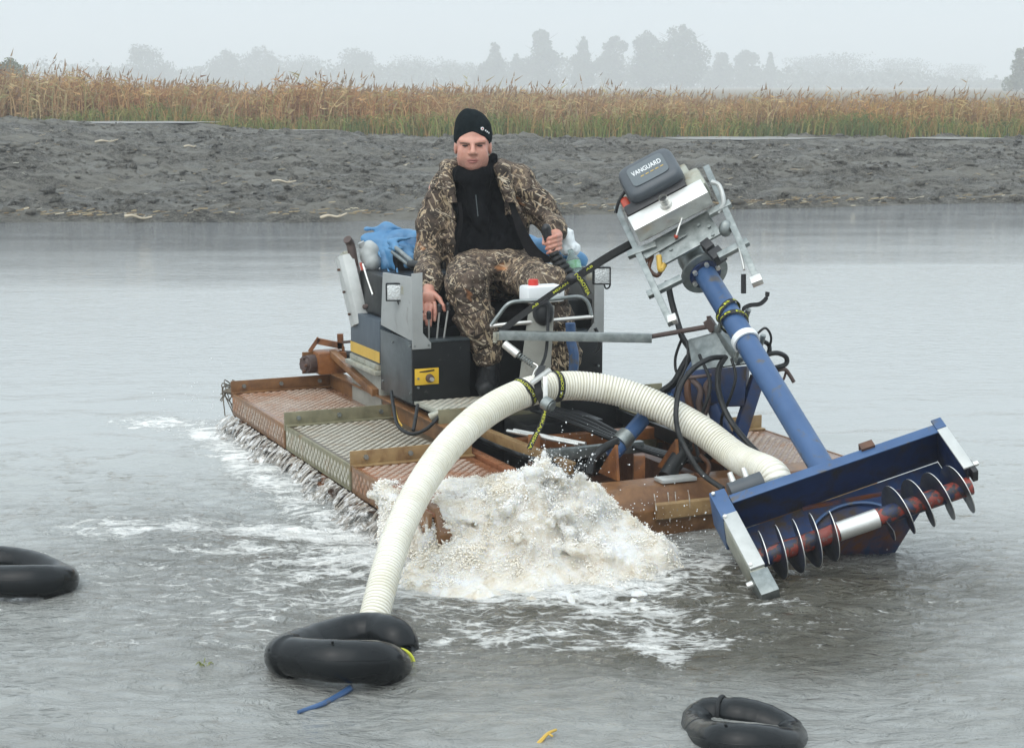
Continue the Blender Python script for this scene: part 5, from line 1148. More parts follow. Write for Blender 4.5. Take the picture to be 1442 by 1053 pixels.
# =================================================================== LOOSE THINGS ON THE BOAT
# white canister with red cap in front of the knee
cw = at(763, 413, 7.25); m = MB(); m.fbox(cw, RV, FV, ZV, .17, .10, .07); cn = m.build('white_canister', MAT['white_paint'], None, bev=.014); tag(cn, 'white plastic canister with a red cap in front of the man', 'canister')
m = MB(); p = cw+RV*-.035+ZV*.035-FV*.01; m.cyl(p, p+ZV*.024, .022, .020, 14); m.build('cap', MAT['red_paint'], cn)
# plastic bag and bottle at the right
b0, b1 = at(812, 392, 7.85), at(803, 352, 7.90); d = (b1-b0).normalized(); L_ = (b1-b0).length
n = NT('clear_bottle_plastic'); n.set(Base_Color=(.55, .68, .66), Roughness=.12, Transmission_Weight=.75, IOR=1.3); MAT['bottle'] = n.m
m = MB(); m.cyl(b0, b0+d*L_*.62, .031, .033, 18); m.cyl(b0+d*L_*.62, b0+d*L_*.86, .033, .014, 18); m.cyl(b0+d*L_*.86, b0+d*L_, .013, .013, 14); bt = m.build('plastic_bottle', MAT['bottle']); tag(bt, 'clear plastic bottle with green label leaning by the joystick', 'bottle')
m = MB(); m.cyl(b0+d*L_*.30, b0+d*L_*.58, .0338, .0345, 18, caps=False); m.build('bottle_label', simple('green_label', (.10, .28, .10), (.35, .55, .50), 40, .5, 0, 0), bt)
s = SDF((.20, 7.75, .88), (.44, 8.15, 1.12), .006)
for i, (px, py, Y, r) in enumerate([(795, 330, 7.98, .030), (802, 338, 7.97, .032), (797, 348, 7.96, .036), (805, 352, 7.96, .030), (792, 340, 7.98, .028), (812, 348, 7.98, .022)]): s.ell(at(px, py, Y), (r, r, r*1.1), .02)
s.disp(.016, 26, 5, 3); bg = s.mesh('plastic_bag', simple('white_thin_plastic', (.62, .66, .66), (.80, .83, .84), 20, .3, 0, .2)); tag(bg, 'crumpled white plastic bag behind the joystick hand', 'bag')
m = MB(); m.ball(at(793, 320, 7.98), (.012, .012, .016), 10, 7); m.build('bag_knot', MAT['yellow_paint'], bg)
# blue tarpaulin bundled behind the seat
n = NT('blue_tarpaulin'); c_ = n.ramp(n.noise(9, 5, .6, .3), [(.3, (.045, .15, .30)), (.7, (.09, .25, .44))]); n.set(Base_Color=c_, Roughness=.42, Normal=n.bump(n.noise(24, 5, .6, .6), .35, .01)); MAT['tarp'] = n.m
s = SDF((-.84, 7.85, .70), (.52, 8.75, 1.16), .007)
for (px, py, Y, r) in [(520, 332, 8.45, .028), (540, 338, 8.42, .04), (565, 335, 8.42, .05), (590, 340, 8.42, .06), (620, 345, 8.45, .07), (660, 345, 8.5, .07), (700, 345, 8.5, .07), (740, 345, 8.48, .06), (770, 350, 8.42, .045), (800, 358, 8.38, .03), (820, 362, 8.3, .025), (545, 355, 8.38, .045), (552, 370, 8.34, .035), (570, 358, 8.34, .05), (575, 372, 8.28, .035)]:
    s.ell(at(px, py+4, Y), (r*1.7, r*1.2, r*1.15), .06)
for a, b, r in [((511, 326, 8.42), (560, 348, 8.25), .012), ((515, 322, 8.48), (590, 322, 8.45), .013), ((525, 343, 8.36), (556, 352, 8.24), .014), ((548, 340, 8.3), (590, 333, 8.3), .012), ((532, 350, 8.34), (548, 384, 8.20), .014), ((556, 350, 8.24), (560, 386, 8.16), .012), ((556, 352, 8.22), (588, 346, 8.2), .012)]: s.cap(at(*a), at(*b), r, r*.8, .014)
s.disp(.020, 7, 3, 2, (1, 1, .8), ridge=True).disp(.008, 19, 8, 2)
tp = s.mesh('blue_tarpaulin', MAT['tarp']); tag(tp, 'crumpled blue tarpaulin bundled behind the seat', 'tarpaulin')
s = SDF((-.78, 8.1, .78), (-.5, 8.5, 1.04), .007); s.ell(at(520, 356, 8.34), (.048, .05, .06), .02).ell(at(525, 368, 8.32), (.040, .05, .05), .02).disp(.008, 25, 2)
cj = s.mesh('grey_canister', simple('cloudy_plastic', (.30, .32, .31), (.42, .44, .43), 12, .4, 0, .1)); tag(cj, 'cloudy grey plastic jug half covered by the blue tarpaulin', 'canister')
m = MB(); p = at(511, 347, 8.33); m.cyl(p, p+ZV*.02-RV*.01, .018, .016, 12); m.build('jug_neck', MAT['grey_paint'], cj)
# =================================================================== THE MAN AT THE CONTROLS
HX = -.179
s = SDF((-.62, 7.50, .27), (.42, 8.38, 1.58), .0045)
# head
s.ell((HX, 8.045, 1.462), (.079, .097, .090), .02).ell((HX, 8.005, 1.392), (.071, .076, .098), .03).ell((HX, 7.988, 1.328), (.058, .057, .043), .03).ell((HX, 7.948, 1.306), (.024, .018, .017), .025)
for q in (-1, 1):
    s.ell((HX+q*.041, 7.952, 1.368), (.022, .018, .026), .03); s.ell((HX+q*.079, 8.035, 1.386), (.009, .020, .029), .008); s.ell((HX+q*.047, 7.985, 1.332), (.017, .03, .03), .03)
s.cap((HX-.010, 7.938, 1.413), (HX-.052, 7.952, 1.421), .014, .012, .014); s.cap((HX+.010, 7.938, 1.413), (HX+.052, 7.952, 1.421), .014, .012, .014)
s.cap((HX+.001, 7.930, 1.412), (HX+.003, 7.908, 1.371), .008, .0125, .010)
for q in (-1, 1): s.ell((HX+.003+q*.013, 7.920, 1.366), (.009, .011, .008), .008)
for q in (-1, 1): s.ell((HX+q*.035, 7.917, 1.401), (.020, .014, .0095), .009, 's')
s.ell((HX+.001, 7.931, 1.340), (.024, .009, .006), .008).ell((HX+.001, 7.932, 1.327), (.021, .009, .006), .008)
s.cap((HX-.026, 7.922, 1.3335), (HX+.028, 7.922, 1.3335), .0035, None, .006, 's')
s.cap((HX, 8.06, 1.34), (HX+.004, 8.11, 1.2), .060, .066, .03)
# trunk and limbs
s.ell((-.16, 8.14, 1.10), (.165, .10, .17), .05).ell((-.13, 8.12, .90), (.15, .11, .16), .06).ell((-.095, 8.15, .755), (.165, .12, .09), .06)
shR, elR, wrR = at(619, 268, 8.12), at(602, 360, 8.05), at(603.5, 402, 7.76)
shL, elL, wrL = at(738, 262, 8.12), at(779, 318, 8.12), at(783, 331, 7.855)
s.chain([shR, elR, wrR], [.052, .042, .028], .02); s.chain([shL, elL, wrL], [.052, .042, .028], .02)
hiR, knR, anR = at(668, 372, 8.14), at(655, 402, 7.68), at(687, 506, 7.74)
hiL, knL, anL = at(714, 372, 8.14), at(768, 404, 7.66), at(797, 512, 7.76)
for h_, k_, a_, t_ in ((hiR, knR, anR, at(684, 545, 7.62)), (hiL, knL, anL, at(799, 548, 7.64))):
    s.chain([h_, k_, a_], [.080, .058, .040], .03); hl = Vector((a_.x, a_.y+.02, .355)); s.cap(a_, hl, .036, .034, .02); s.cap(hl, Vector((t_.x, t_.y+.03, .345)), .032, .026, .02)
# right hand resting on the levers: palm, four fingers, thumb
hw = at(604, 420, 7.685)
s.cap(wrR, at(604, 414, 7.71), .026, .027, .012); s.ell(at(603.5, 420, 7.685), (.037, .018, .034), .012)
for bx, mx, tx, by, my, ty, r in ((594, 592, 595, 428, 440, 450, .0088), (600, 599, 601, 430, 445, 457, .0092), (606, 606, 606, 430, 446, 458, .0092), (612, 613, 612, 427, 441, 451, .0088)):
    s.chain([at(bx, by, 7.665), at(mx, my, 7.635), at(tx, ty, 7.625)], [r+.001, r, r*.82], .004)
s.chain([at(611, 413, 7.69), at(619, 421, 7.66), at(624, 431, 7.635), at(626, 437, 7.63)], [.012, .0105, .0095, .008], .006)
# left hand closed on the joystick grip
s.cap(wrL, at(784, 335, 7.81), .026, .026, .012); s.ell(at(784, 339, 7.79), (.024, .028, .032), .012)
for i, (dx, r) in enumerate(((0, .0095), (-.5, .0098), (0, .0093), (1.5, .0085))):
    y = 331+6.2*i; s.chain([at(789+dx*.3, y, 7.775), at(783+dx, y+2, 7.735), at(774+dx, y+5, 7.728), at(769.5+dx, y+7, 7.745)], [r+.001, r+.0005, r, r*.85], .003)
s.chain([at(777, 333, 7.80), at(767.5, 333, 7.775), at(765.5, 343, 7.76)], [.012, .0105, .0085], .006)
man = s.mesh('person', MAT['skin']); tag(man, 'seated man in camouflage clothes and black knit cap working the controls', 'person')
del s
for q in (-1, 1):
    m = MB(); m.ball((HX+q*.034, 7.9275, 1.4000), (.0135, .006, .0040), 12, 6); m.build('eye', MAT['eye'], man)
    m = MB(); m.tube(spline([(HX+q*.012, 7.925, 1.4065), (HX+q*.034, 7.929, 1.4120), (HX+q*.056, 7.944, 1.4105)], 4), lambda t: .0052*(1-.5*t), 6); m.build('eyebrow', MAT['brow'], man)
m = MB(); m.tube(spline([(HX-.025, 7.9285, 1.3325), (HX-.008, 7.9215, 1.3365), (HX+.001, 7.9210, 1.3350), (HX+.010, 7.9215, 1.3365), (HX+.027, 7.9285, 1.3325)], 4), lambda t: .0036*(1-abs(2*t-1)**3*.6), 6)
m.tube(spline([(HX-.020, 7.9285, 1.3285), (HX+.001, 7.9205, 1.3255), (HX+.022, 7.9285, 1.3285)], 4), lambda t: .0042*(1-abs(2*t-1)**3*.6), 6); m.build('lips', MAT['lips'], man)
# beard shadow colour on the jaw comes with the skin: stubble as a mask by height
n = NT('face_skin'); sep = n.n('ShaderNodeSeparateXYZ'); n.l(n.co, sep.inputs[0])
base = n.ramp(n.noise(30, 4), [(.3, (.47, .225, .16)), (.7, (.58, .30, .225))])
ruddy = n.mix(n.ramp(n.noise(17, 4, .6), [(.45, 0.), (.68, .55)]), base, (.52, .17, .12))
stub = n.math('MULTIPLY', n.ramp(n.math('ADD', sep.outputs['Z'], n.math('MULTIPLY', n.noise(40, 3), .02)), [(.0, 1.), (1., 1.)]), n.ramp(n.noise(260, 2), [(.35, .25), (.65, .75)]))
zr = n.n('ShaderNodeMapRange'); n.l(sep.outputs['Z'], zr.inputs['Value']); zr.inputs['From Min'].default_value = 1.352; zr.inputs['From Max'].default_value = 1.325; ylim = n.n('ShaderNodeMapRange'); n.l(sep.outputs['Z'], ylim.inputs['Value']); ylim.inputs['From Min'].default_value = 1.20; ylim.inputs['From Max'].default_value = 1.25
stub = n.math('MULTIPLY', n.math('MULTIPLY', stub, zr.outputs[0]), ylim.outputs[0])   # unshaven jaw
n.set(Base_Color=n.mix(n.math('MULTIPLY', stub, .8), ruddy, (.16, .105, .085)), Roughness=.42, Subsurface_Weight=.12, Subsurface_Scale=.006, Subsurface_Radius=(1, .4, .25), Normal=n.bump(n.noise(160, 3), .08, .002)); MAT['face'] = n.m
man.data.materials[0] = MAT['face']
# camouflage: reed and grass print
n = NT('reed_camouflage'); f = n.noise(9, 4, .6, .5); c_ = n.ramp(f, [(.34, (.022, .017, .013)), (.46, (.058, .043, .033)), (.58, (.105, .076, .057)), (.72, (.16, .12, .085))])
for i, (rot, sc, lo, hi, colr) in enumerate((((.2, .5, .1), (44, 44, 4), .61, .645, (.40, .32, .225)), ((.3, -.6, .4), (36, 36, 3), .60, .63, (.30, .22, .145)), ((.1, 1.1, .2), (50, 50, 4), .62, .65, (.47, .40, .30)), ((.5, -1.2, .1), (46, 46, 4.5), .59, .62, (.025, .018, .014)), ((-.4, .15, .8), (34, 34, 2.8), .62, .65, (.40, .31, .20)))):
    co = n.map(sc, rot); k_ = n.noise(1.0, 2, .5, 1.6, co); c_ = n.mix(n.ramp(k_, [(lo, 0.), (hi, 1.)]), c_, colr)
lf = n.ramp(n.noise(6.5, 3, .5, .4), [(.69, 0.), (.74, .85)]); c_ = n.mix(lf, c_, n.ramp(n.noise(40, 3), [(.4, (.30, .11, .035)), (.6, (.45, .20, .08))]))
n.set(Base_Color=c_, Roughness=.75, Specular_IOR_Level=.25, Normal=n.bump(n.noise(28, 5, .6, .5), .4, .008)); MAT['camo'] = n.m
# trousers
s = SDF((-.45, 7.48, .36), (.42, 8.38, 1.0), .0055)
cuR, cuL = at(685, 493, 7.72), at(796, 500, 7.75)
for h_, k_, c2 in ((hiR, knR, cuR), (hiL, knL, cuL)):
    mid = (Vector(k_)+Vector(c2))/2+Vector((0, -.012, 0)); s.chain([h_+Vector((0, 0, -.01)), k_, mid, c2], [.112, .094, .082, .074], .04)
s.ell((-.095, 8.14, .78), (.20, .15, .12), .06); s.ell(at(690, 368, 7.98), (.14, .12, .06), .05)
for h_, k_, c2 in ((hiR, knR, cuR), (hiL, knL, cuL)):
    e_ = Vector(c2)+(Vector(c2)-Vector(k_)).normalized()*.185; s.cap(e_, e_+(Vector(c2)-Vector(k_)).normalized()*.15, .13, .13, .006, 's')
s.disp(.016, 8, 31, 3, (1, 1, .7)).disp(.008, 14, 35, 2, (.7, .7, 1.4), True).disp(.004, 36, 38, 2)
s.mesh('trousers', MAT['camo'], man); del s
# boots
for nm_, a_, t_ in (('boot', anR, at(684, 547, 7.60)), ('boot', anL, at(799, 550, 7.62))):
    a_ = Vector(a_); lo = (a_.x-.1, 7.44, .26); s = SDF(lo, (a_.x+.1, 7.92, .72), .005)
    t_ = Vector(t_); t_.z = .342; heel = Vector((a_.x, a_.y+.025, .345))
    s.cap(a_+Vector((-.012, .0, .15)), a_+Vector((0, 0, .03)), .060, .057, .02); s.cap(a_+Vector((0, .0, .06)), heel+Vector((0, 0, .03)), .057, .050, .02); s.cap(heel, t_, .043, .040, .03); s.cap(a_+Vector((0, -.01, -.04)), t_+Vector((0, .05, .01)), .045, .038, .03)
    sole = .306
    s.op(lambda x, y, z: z-sole+0*x+0*y, (lo[0], 7.44, .2), (a_.x+.1, 7.92, sole), .004, 's'); s.disp(.006, 28, 3, 2); s.mesh(nm_, MAT['boot'], man); del s
# fleece
s = SDF((-.42, 7.86, .78), (.22, 8.32, 1.42), .0055)
s.ell((-.16, 8.12, 1.12), (.155, .120, .20), .03).ell((-.12, 8.10, .94), (.185, .140, .15), .05)
for i in range(14):
    t = 2*PI*i/14; t2 = 2*PI*(i+1)/14; zf = lambda q: 1.272-.012*math.cos(q)
    s.cap((HX+.066*math.sin(t), 8.045-.082*math.cos(t), zf(t)), (HX+.066*math.sin(t2), 8.045-.082*math.cos(t2), zf(t2)), .030, None, .02)
s.ell((HX+.085, 8.05, 1.31), (.026, .04, .06), .02)
s.cap((-.175, 8.0, 1.25), (-.14, 7.985, 1.05), .055, .05, .05)
s.disp(.018, 10, 51, 3).disp(.010, 17, 57, 2, (1, 1, .6), True).disp(.006, 40, 55, 2); s.mesh('fleece', MAT['fleece'], man); del s
# jacket: open at the front over the fleece
s = SDF((-.58, 7.68, .74), (.36, 8.40, 1.40), .005)
s.ell((-.165, 8.15, 1.11), (.205, .135, .185), .04).ell((-.135, 8.14, .97), (.215, .160, .16), .05).ell((-.11, 8.13, .84), (.215, .165, .08), .05)
s.cap(at(630, 256, 8.12), at(731, 252, 8.12), .066, .066, .05)
for i in range(7):                                          # hood rolled behind the neck
    t = -1.9+3.8*i/6; t2 = -1.9+3.8*(i+1)/6
    if i < 6: s.cap((HX+.125*math.sin(t), 8.10+.10*math.cos(t)*.8, 1.285+.02*math.cos(t)), (HX+.125*math.sin(t2), 8.10+.10*math.cos(t2)*.8, 1.285+.02*math.cos(t2)), .036, None, .02)
s.cap(at(632, 248, 8.02), at(645, 300, 7.975), .034, .030, .03); s.cap(at(706, 245, 8.02), at(728, 300, 7.985), .036, .034, .03)
xl = lambda z: -.262+.02*np.sin(z*9)
xr = lambda z: -.072+(1.275-z)*.56
s.op(lambda x, y, z: np.maximum(np.maximum(xl(z)-x, x-xr(z)), y-8.06), (-.3, 7.7, .74), (.2, 8.06, 1.36), .008, 's')
s.op(lambda x, y, z: np.sqrt((x-HX)**2+(y-8.05)**2)-.088+0*z, (HX-.09, 7.9, 1.2), (HX+.09, 8.2, 1.4), .008, 's')
s.chain([shR+Vector((.012, 0, .0)), (shR+elR)/2+Vector((-.012, 0, 0)), elR, wrR+Vector((0, .03, .02)), wrR+Vector((0, .012, .006))], [.075, .068, .064, .053, .047], .03)
s.chain([shL+Vector((-.012, 0, 0)), (shL+elL)/2+Vector((.01, 0, 0)), elL, wrL+Vector((0, .05, .015)), wrL+Vector((0, .03, .012))], [.075, .067, .062, .052, .047], .03)
s.disp(.014, 8, 71, 2).disp(.006, 14, 75, 2, (.6, .6, 1.5), True).disp(.004, 34, 78, 2)
s.mesh('jacket', MAT['camo'], man); del s
s = SDF((-.44, 7.86, 1.14), (.12, 8.34, 1.40), .005)       # turned down hood and lapels round the collar
s.chain([at(640, 290, 7.965), at(634, 268, 7.975), at(628, 250, 8.0), at(634, 236, 8.06), at(650, 230, 8.16)], [.016, .024, .028, .030, .034], .02)
s.chain([at(722, 290, 7.975), at(714, 268, 7.975), at(708, 252, 8.0), at(703, 240, 8.06), at(690, 232, 8.16)], [.016, .024, .028, .028, .034], .02)
s.cap(at(650, 230, 8.16), at(690, 232, 8.16), .036, None, .02)
s.disp(.010, 14, 77, 2).disp(.005, 30, 79, 2); s.mesh('hood', MAT['camo'], man); del s
m = MB(); m.tube(spline([(-.172, 7.955, 1.262), (-.165, 7.940, 1.18), (-.155, 7.936, 1.08)], 8), .0022, 5); m.build('zip', MAT['dark_paint'], man)
# open jacket flap on the right and the dark lining edges
m = MB(); pts = [at(722, 285, 7.985), at(738, 320, 7.95), at(758, 352, 7.92), at(783, 368, 7.88)]; P_ = spline(pts, 8); vs_ = []
for i, p in enumerate(P_): t = i/(len(P_)-1); w_ = .02+.055*t; vs_ += [p+Vector((-w_, -.006, -.01*t)), p+Vector((.004, .0, .0)), p+Vector((.002, .014, .004)), p+Vector((-w_, .01, -.01*t))]
m.add(vs_, [(i*4+q, i*4+(q+1) % 4, i*4+4+(q+1) % 4, i*4+4+q) for i in range(len(P_)-1) for q in range(4)]+[(3, 2, 1, 0), tuple(len(vs_)-4+i for i in range(4))]); m.build('jacket_lining', MAT['lining'], man)
m = MB(); pts = [at(646, 285, 7.985), at(648, 310, 7.955), at(644, 340, 7.94), at(640, 362, 7.94)]; P_ = spline(pts, 8); vs_ = []
for i, p in enumerate(P_): w_ = .012; vs_ += [p+Vector((-w_*.4, -.006, 0)), p+Vector((w_, .004, 0)), p+Vector((w_, .016, 0)), p+Vector((-w_*.4, .008, 0))]
m.add(vs_, [(i*4+q, i*4+(q+1) % 4, i*4+4+(q+1) % 4, i*4+4+q) for i in range(len(P_)-1) for q in range(4)]+[(3, 2, 1, 0), tuple(len(vs_)-4+i for i in range(4))]); m.build('jacket_lining', MAT['lining'], man)
# knit cap
s = SDF((-.30, 7.90, 1.34), (-.06, 8.22, 1.62), .004)
s.ell((HX, 8.045, 1.468), (.0865, .108, .082), .02).ell((HX-.012, 8.05, 1.508), (.060, .080, .054), .025).ell((HX-.026, 8.055, 1.532), (.030, .05, .029), .014)
s.ell((HX, 8.045, 1.43), (.087, .112, .06), .02)
s.op(lambda x, y, z: z-(1.462-.52*(y-7.94))+0*x+.25*np.abs(x-HX), (-.30, 7.9, 1.3), (-.06, 8.22, 1.47), .003, 's')
s.op(lambda x, y, z: np.sqrt(((x-HX)/.074)**2+((y-8.045)/.094)**2+((z-1.45)/.09)**2)*.074-.074, (-.26, 7.94, 1.34), (-.1, 8.15, 1.54), .003, 's')
s.disp(.003, 30, 91, 2); cap_ = s.mesh('knit_cap', MAT['knit'], man); del s
def cap_pt(px, py):
    d = ray(px, py); best = None
    o_ = Vector((0, 0, CAMH)); c_ = Vector((HX, 8.045, 1.468)); r_ = (.0885, .110, .084)
    A_ = sum((d[i]/r_[i])**2 for i in range(3)); B_ = 2*sum(d[i]*(o_[i]-c_[i])/r_[i]**2 for i in range(3)); C_ = sum(((o_[i]-c_[i])/r_[i])**2 for i in range(3))-1
    dis = max(0, B_*B_-4*A_*C_); return o_+d*((-B_-math.sqrt(dis))/(2*A_))
m = MB(); p = cap_pt(679, 181.5); nn = (p-Vector((HX, 8.045, 1.468))).normalized(); m.cyl(p-nn*.004, p+nn*.004, .0075, None, 14); m.build('cap_badge', MAT['white_print'], cap_)
m = MB(); m.cyl(p+nn*.004, p+nn*.005, .004, None, 10); m.build('cap_badge', MAT['red_worn'], cap_)
m = MB()
for i in range(3):
    p = cap_pt(683.5+i*2.2, 184+i*1.6); nn = (p-Vector((HX, 8.045, 1.468))).normalized(); sd_ = nn.cross(ZV).normalized(); m.fbox(p+nn*.002, sd_, nn.cross(sd_), nn, .0045, .007, .004)
m.build('cap_lettering', MAT['white_print'], cap_)
# =================================================================== CHURNED WATER
n = NT('churned_foam'); a = n.noise(9, 6, .65, .6); b = n.noise(38, 5, .7, .4)
c_ = n.ramp(a, [(.28, (.58, .48, .35)), (.42, (.85, .79, .68)), (.58, (.95, .93, .89))]); c_ = n.mix(n.ramp(b, [(.54, 0.), (.72, .6)]), c_, (.90, .89, .86))
n.set(Base_Color=c_, Roughness=.35, Specular_IOR_Level=.5, Subsurface_Weight=.7, Subsurface_Scale=.035, Subsurface_Radius=(1., .9, .7), Normal=n.bump(n.noise(70, 6, .75, .6), .9, .02)); MAT['boil'] = n.m
s = SDF((-.85, 5.45, -.06), (.82, 6.95, .50), .0055)
bx, by = BOIL
s.ell((bx+.02, by, .0), (.36, .27, .17), .08).ell((bx-.03, by+.02, .14), (.21, .17, .15), .08).ell((bx-.07, by+.04, .25), (.13, .11, .08), .05).ell((bx+.10, by+.03, .20), (.10, .10, .07), .05)
s.ell((bx+.26, by-.04, .04), (.16, .16, .09), .06).ell((bx-.24, by-.06, .03), (.16, .14, .08), .06).ell((bx-.26, by+.12, .155), (.15, .13, .04), .05)
for u, v, w_, ru, rv, rw in ((.04, -.26, .160, .13, .15, .016), (.22, -.20, .165, .15, .18, .030), (.34, -.08, .17, .15, .15, .05), (-.09, -.24, .07, .025, .18, .09), (-.11, -.06, .05, .05, .14, .10), (.06, .06, .10, .14, .10, .09)):
    s.ell(B(u, v, w_), (ru, rv, rw), .05, 'u', Matrix.Rotation(YAW, 4, 'Z'))
s.ell((bx-.02, by-.06, -.03), (.60, .44, .055), .10)
rr = random.Random(11)
for i in range(380):
    t = rr.uniform(0, 2*PI); q = rr.random()**.6; x = bx-.02+math.cos(t)*q*.40; y = by+math.sin(t)*q*.28
    hgt = .30*math.exp(-((x-bx+.02)/.22)**2-((y-by)/.2)**2)+.06*math.exp(-((x-bx)/.42)**2); r = rr.uniform(.006, .018)*(1.25-.5*q)
    s.cap((x, y, hgt*rr.uniform(.75, 1.06)+.0), (x+rr.uniform(-.03, .03), y+rr.uniform(-.03, .02), hgt*rr.uniform(.7, 1.12)+.012), r, r*.6, .014)
for i in range(110):                                        # tongues of water thrown up and out
    t = rr.uniform(0, 2*PI); q = rr.random()**.7; x = bx-.02+math.cos(t)*q*.30; y = by+.01+math.sin(t)*q*.20; z = .27*math.exp(-((x-bx+.02)/.21)**2-((y-by)/.19)**2)+.01
    vx, vy, vz = math.cos(t)*(.25+q), math.sin(t)*(.25+q)*.8, rr.uniform(.9, 1.9); P_ = []
    for k in range(5): tm_ = k*.022*rr.uniform(.8, 1.2); P_.append((x+vx*tm_*.8, y+vy*tm_*.8, z+vz*tm_-9.8*tm_*tm_*1.1))
    r0 = rr.uniform(.008, .016); s.chain(P_, [r0*(1-.17*k) for k in range(5)], .012)
s.disp(.034, 9, 81, 3).disp(.016, 24, 85, 3)
bo = s.mesh('churning_water', MAT['boil'])
# torn flecks and strings of froth flung along the surface of the upwelling
me = bo.data; nv = len(me.vertices); co = np.zeros(nv*3, np.float32); me.vertices.foreach_get('co', co); co = co.reshape(-1, 3); no = np.zeros(nv*3, np.float32); me.vertices.foreach_get('normal', no); no = no.reshape(-1, 3)
R = np.random.RandomState(31); ok = np.where((co[:, 2] > .012) & (no[:, 2] > -.3))[0]; pk = R.choice(ok, 46000); p = co[pk]; nn = no[pk]; N = len(p)
rad_ = p-np.array([bx-.03, by+.02, -.05]); rad_ /= np.linalg.norm(rad_, axis=1)[:, None]; d = rad_*.6+nn*.35+R.normal(0, .55, (N, 3)); d[:, 2] -= .15; d /= np.linalg.norm(d, axis=1)[:, None]
clump = np.clip(fbm(p[:, 0]*14, p[:, 1]*14, p[:, 2]*14, 3, 33)+.55, .08, 1.3)[:, None]
L = (.0022+R.exponential(.0020, (N, 1)))*clump; wd = np.clip(L*R.uniform(.45, .9, (N, 1)), .0012, .0045); p = p+nn*(R.uniform(-.3, 1, (N, 1))*L*.7+R.exponential(.0022, (N, 1)))
s1 = np.cross(d, R.normal(0, 1, (N, 3))); s1 /= np.linalg.norm(s1, axis=1)[:, None]; s2 = np.cross(d, s1)
V = np.stack([p+d*L, p-d*L, p+s1*wd, p-s1*wd, p+s2*wd, p-s2*wd], 1).reshape(-1, 3); fc_ = np.array([(0, 2, 4), (2, 1, 4), (1, 3, 4), (3, 0, 4), (2, 0, 5), (1, 2, 5), (3, 1, 5), (0, 3, 5)])
tn = np.clip(.5+.9*fbm(p[:, 0]*8, p[:, 1]*8, p[:, 2]*8, 3, 35)+R.normal(0, .12, N), 0, 1)[:, None]; colf = np.array([[.80, .73, .60]])*(1-tn)+np.array([[.97, .96, .93]])*tn
n = NT('froth'); a_ = n.n('ShaderNodeAttribute', attribute_name='Col'); n.set(Base_Color=a_.outputs['Color'], Roughness=.3); MAT['froth'] = n.m
tag(np_mesh('flying_froth', V, (fc_[None]+6*np.arange(N)[:, None, None]).reshape(-1, 3), MAT['froth'], None, True, np.repeat(colf, 6, 0)), 'torn flecks of froth flung off the churned water mound', 'froth', kind='stuff')
tag(bo, 'mound of brownish white churned water welling up before the bow', 'water', kind='stuff'); del s
# spray: drops thrown off the upwelling and off the flank
R = np.random.RandomState(21); N = 1500; Pn = []
k = 2600; t = R.uniform(0, 2*PI, k); q = np.abs(R.normal(0, .28, k)); Pn.append(np.stack([bx-.02+np.cos(t)*q*1.1, by+np.sin(t)*q*.7, .03+.31*np.exp(-(q/.26)**2)+R.normal(0, .03, k)], 1))
k = 160; Pn.append(np.stack([R.normal(bx+.07, .09, k), R.normal(by+.05, .08, k), .33+R.exponential(.06, k)], 1))
k = 220; Pn.append(np.stack([R.normal(.52, .14, k), R.normal(6.12, .12, k), R.exponential(.08, k)+.01], 1))
k = 320; v = R.uniform(-2.6, 0, k); Pn.append(np.array([B(-.14-abs(R.normal(0, .06)), vv, .01+R.exponential(.025))[:] for vv in v]))
k = 160; Pn.append(np.array([B(-.16-abs(R.normal(0, .16)), -2.45+R.normal(0, .25), .02+R.exponential(.09))[:] for _ in range(k)]))
Pn = np.concatenate(Pn); r = np.clip(R.exponential(.0009, len(Pn))+.0008, 0, .0042)[:, None]
base = np.array([(1, 0, 0), (-1, 0, 0), (0, 1, 0), (0, -1, 0), (0, 0, 1), (0, 0, -1)], float); fc = np.array([(0, 2, 4), (2, 1, 4), (1, 3, 4), (3, 0, 4), (2, 0, 5), (1, 2, 5), (3, 1, 5), (0, 3, 5)])
V = (Pn[:, None, :]+base[None]*r[:, None, :]*R.uniform(.7, 1.5, (len(Pn), 1, 3))).reshape(-1, 3); F = (fc[None]+6*np.arange(len(Pn))[:, None, None]).reshape(-1, 3)
n = NT('water_drop'); n.set(Base_Color=(.80, .82, .82), Roughness=.15, Specular_IOR_Level=.8); MAT['drop'] = n.m
tag(np_mesh('water_spray', V, F, MAT['drop'], None, True), 'white drops flying off the churned water and the left flank', 'spray', kind='stuff')
# water running off the left deck edge between the cleats
n = NT('running_water'); co = n.map((22, 22, 2.2)); f = n.noise(1.4, 4, .6, .8, co); c_ = n.ramp(f, [(.34, (.10, .075, .05)), (.48, (.34, .30, .25)), (.60, (.80, .79, .77))])
al = n.ramp(n.noise(1.3, 4, .6, .6, n.map((16, 16, 2.2))), [(.44, .0), (.60, .85)])
n.set(Base_Color=c_, Roughness=.16, Alpha=al, Normal=n.bump(f, .35, .02)); MAT['running'] = n.m
NV, NTt = 420, 26; vv = np.linspace(-2.60, .02, NV); tt = np.linspace(0, 1, NTt); VV, TT = np.meshgrid(vv, tt)
bul = fbm(VV*7, TT*.6, 0, 3, 93); fine = fbm(VV*19, TT*.7, 0, 3, 95)
U = -.088-.11*TT**1.4*(1+.5*bul)-.020*fine*TT**.5; Wd = .078*(1-TT**2.0)-.015+.012*fine*TT
X = BO.x+RV.x*U+FV.x*VV; Y = BO.y+RV.y*U+FV.y*VV; V = np.stack([X, Y, Wd], -1).reshape(-1, 3)
i = (np.arange(NV-1)[None]+np.arange(NTt-1)[:, None]*NV).ravel(); F = np.stack([i, i+1, i+NV+1, i+NV], 1)
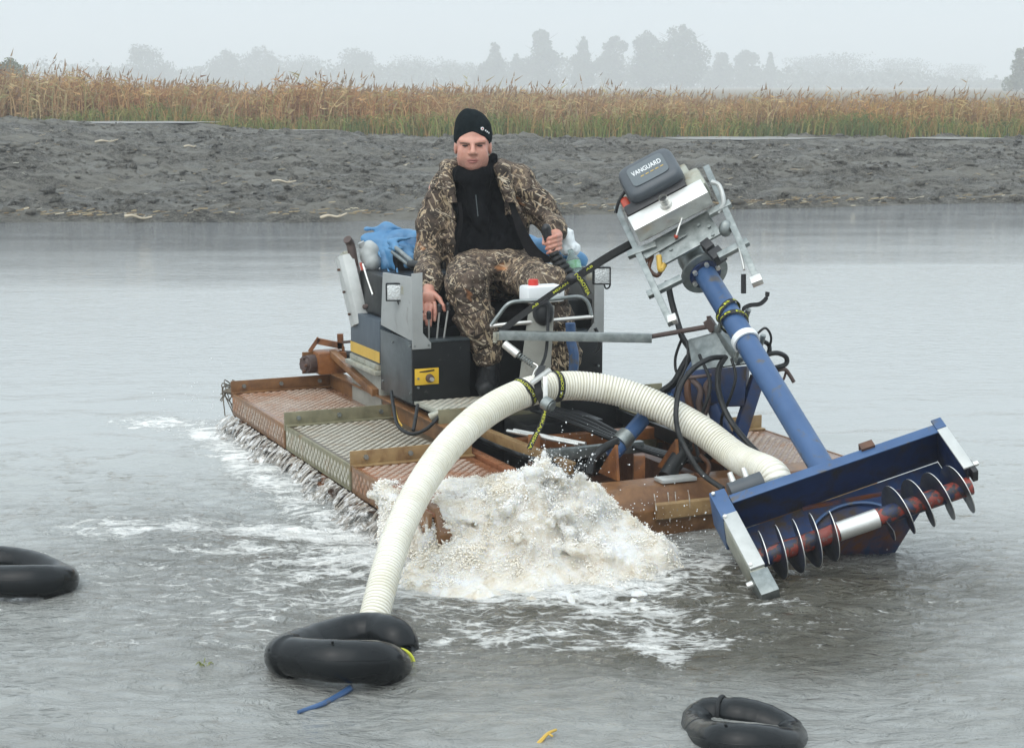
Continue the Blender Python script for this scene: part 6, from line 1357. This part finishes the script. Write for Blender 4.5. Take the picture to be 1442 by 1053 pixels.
tag(np_mesh('running_water', V, F, MAT['running'], None, True), 'brownish water streaming off the left flank of the boat', 'water', kind='stuff')
# dark weed strands caught under the left deck edge
rr = random.Random(14)
m = MB()
for i in range(34):
    v = rr.uniform(-2.58, -1.3) if rr.random() < .75 else rr.uniform(-1.3, -.2); a_ = B(-.09, v, .06); L_ = rr.uniform(.06, .13)
    m.tube(spline([a_, a_-RV*.03+FV*rr.uniform(-.02, .02)-ZV*L_*.5, a_-RV*.07+FV*rr.uniform(-.03, .03)-ZV*L_], 4), lambda t: .006*(1-.6*t), 5)
tag(m.build('trailing_weed', simple('dark_wet_weed', (.03, .022, .015), (.08, .06, .04), 30, .3, 0, .2)), 'dark wet weed strands trailing from the left flank tracks', 'weed', kind='stuff')
# streams pouring off the left skirt
m = MB()
for i in range(95):
    v = rr.uniform(-2.55, -.1); r_ = rr.uniform(.0022, .0065); a_ = B(-.088, v, .065); o_ = rr.uniform(.03, .09)
    m.tube(spline([a_, a_-RV*o_*.35-ZV*.015+FV*rr.uniform(-.01, .01), a_-RV*o_*.8-ZV*.05+FV*rr.uniform(-.015, .015), a_-RV*o_-ZV*.085], 4), lambda t, r_=r_: r_*(1+.5*math.sin(7*t+i)), 6)
n = NT('stream_water'); n.set(Base_Color=n.ramp(n.noise(30, 3), [(.4, (.45, .40, .33)), (.6, (.80, .79, .76))]), Roughness=.12, Transmission_Weight=.35, IOR=1.33); MAT['stream'] = n.m
tag(m.build('pouring_streams', MAT['stream']), 'pale streams of water pouring off the left deck skirt', 'water', kind='stuff')
# falling water strings at the bow right of the mound
m = MB()
for i in range(4):
    u = .80+i*.043+.01*(i % 2)+rr.uniform(-.006, .006); a_ = B(u, .15, .17); m.tube(spline([a_, a_+FV*.012-ZV*(.03+.02*(i % 3)), a_+FV*.02-ZV*(.06+.05*(i % 2))], 4), lambda t: .0016+.0010*math.sin(9*t+i), 6)
tag(m.build('falling_water', MAT['stream']), 'thin strings of water falling off the bow beside the white mound', 'water', kind='stuff')
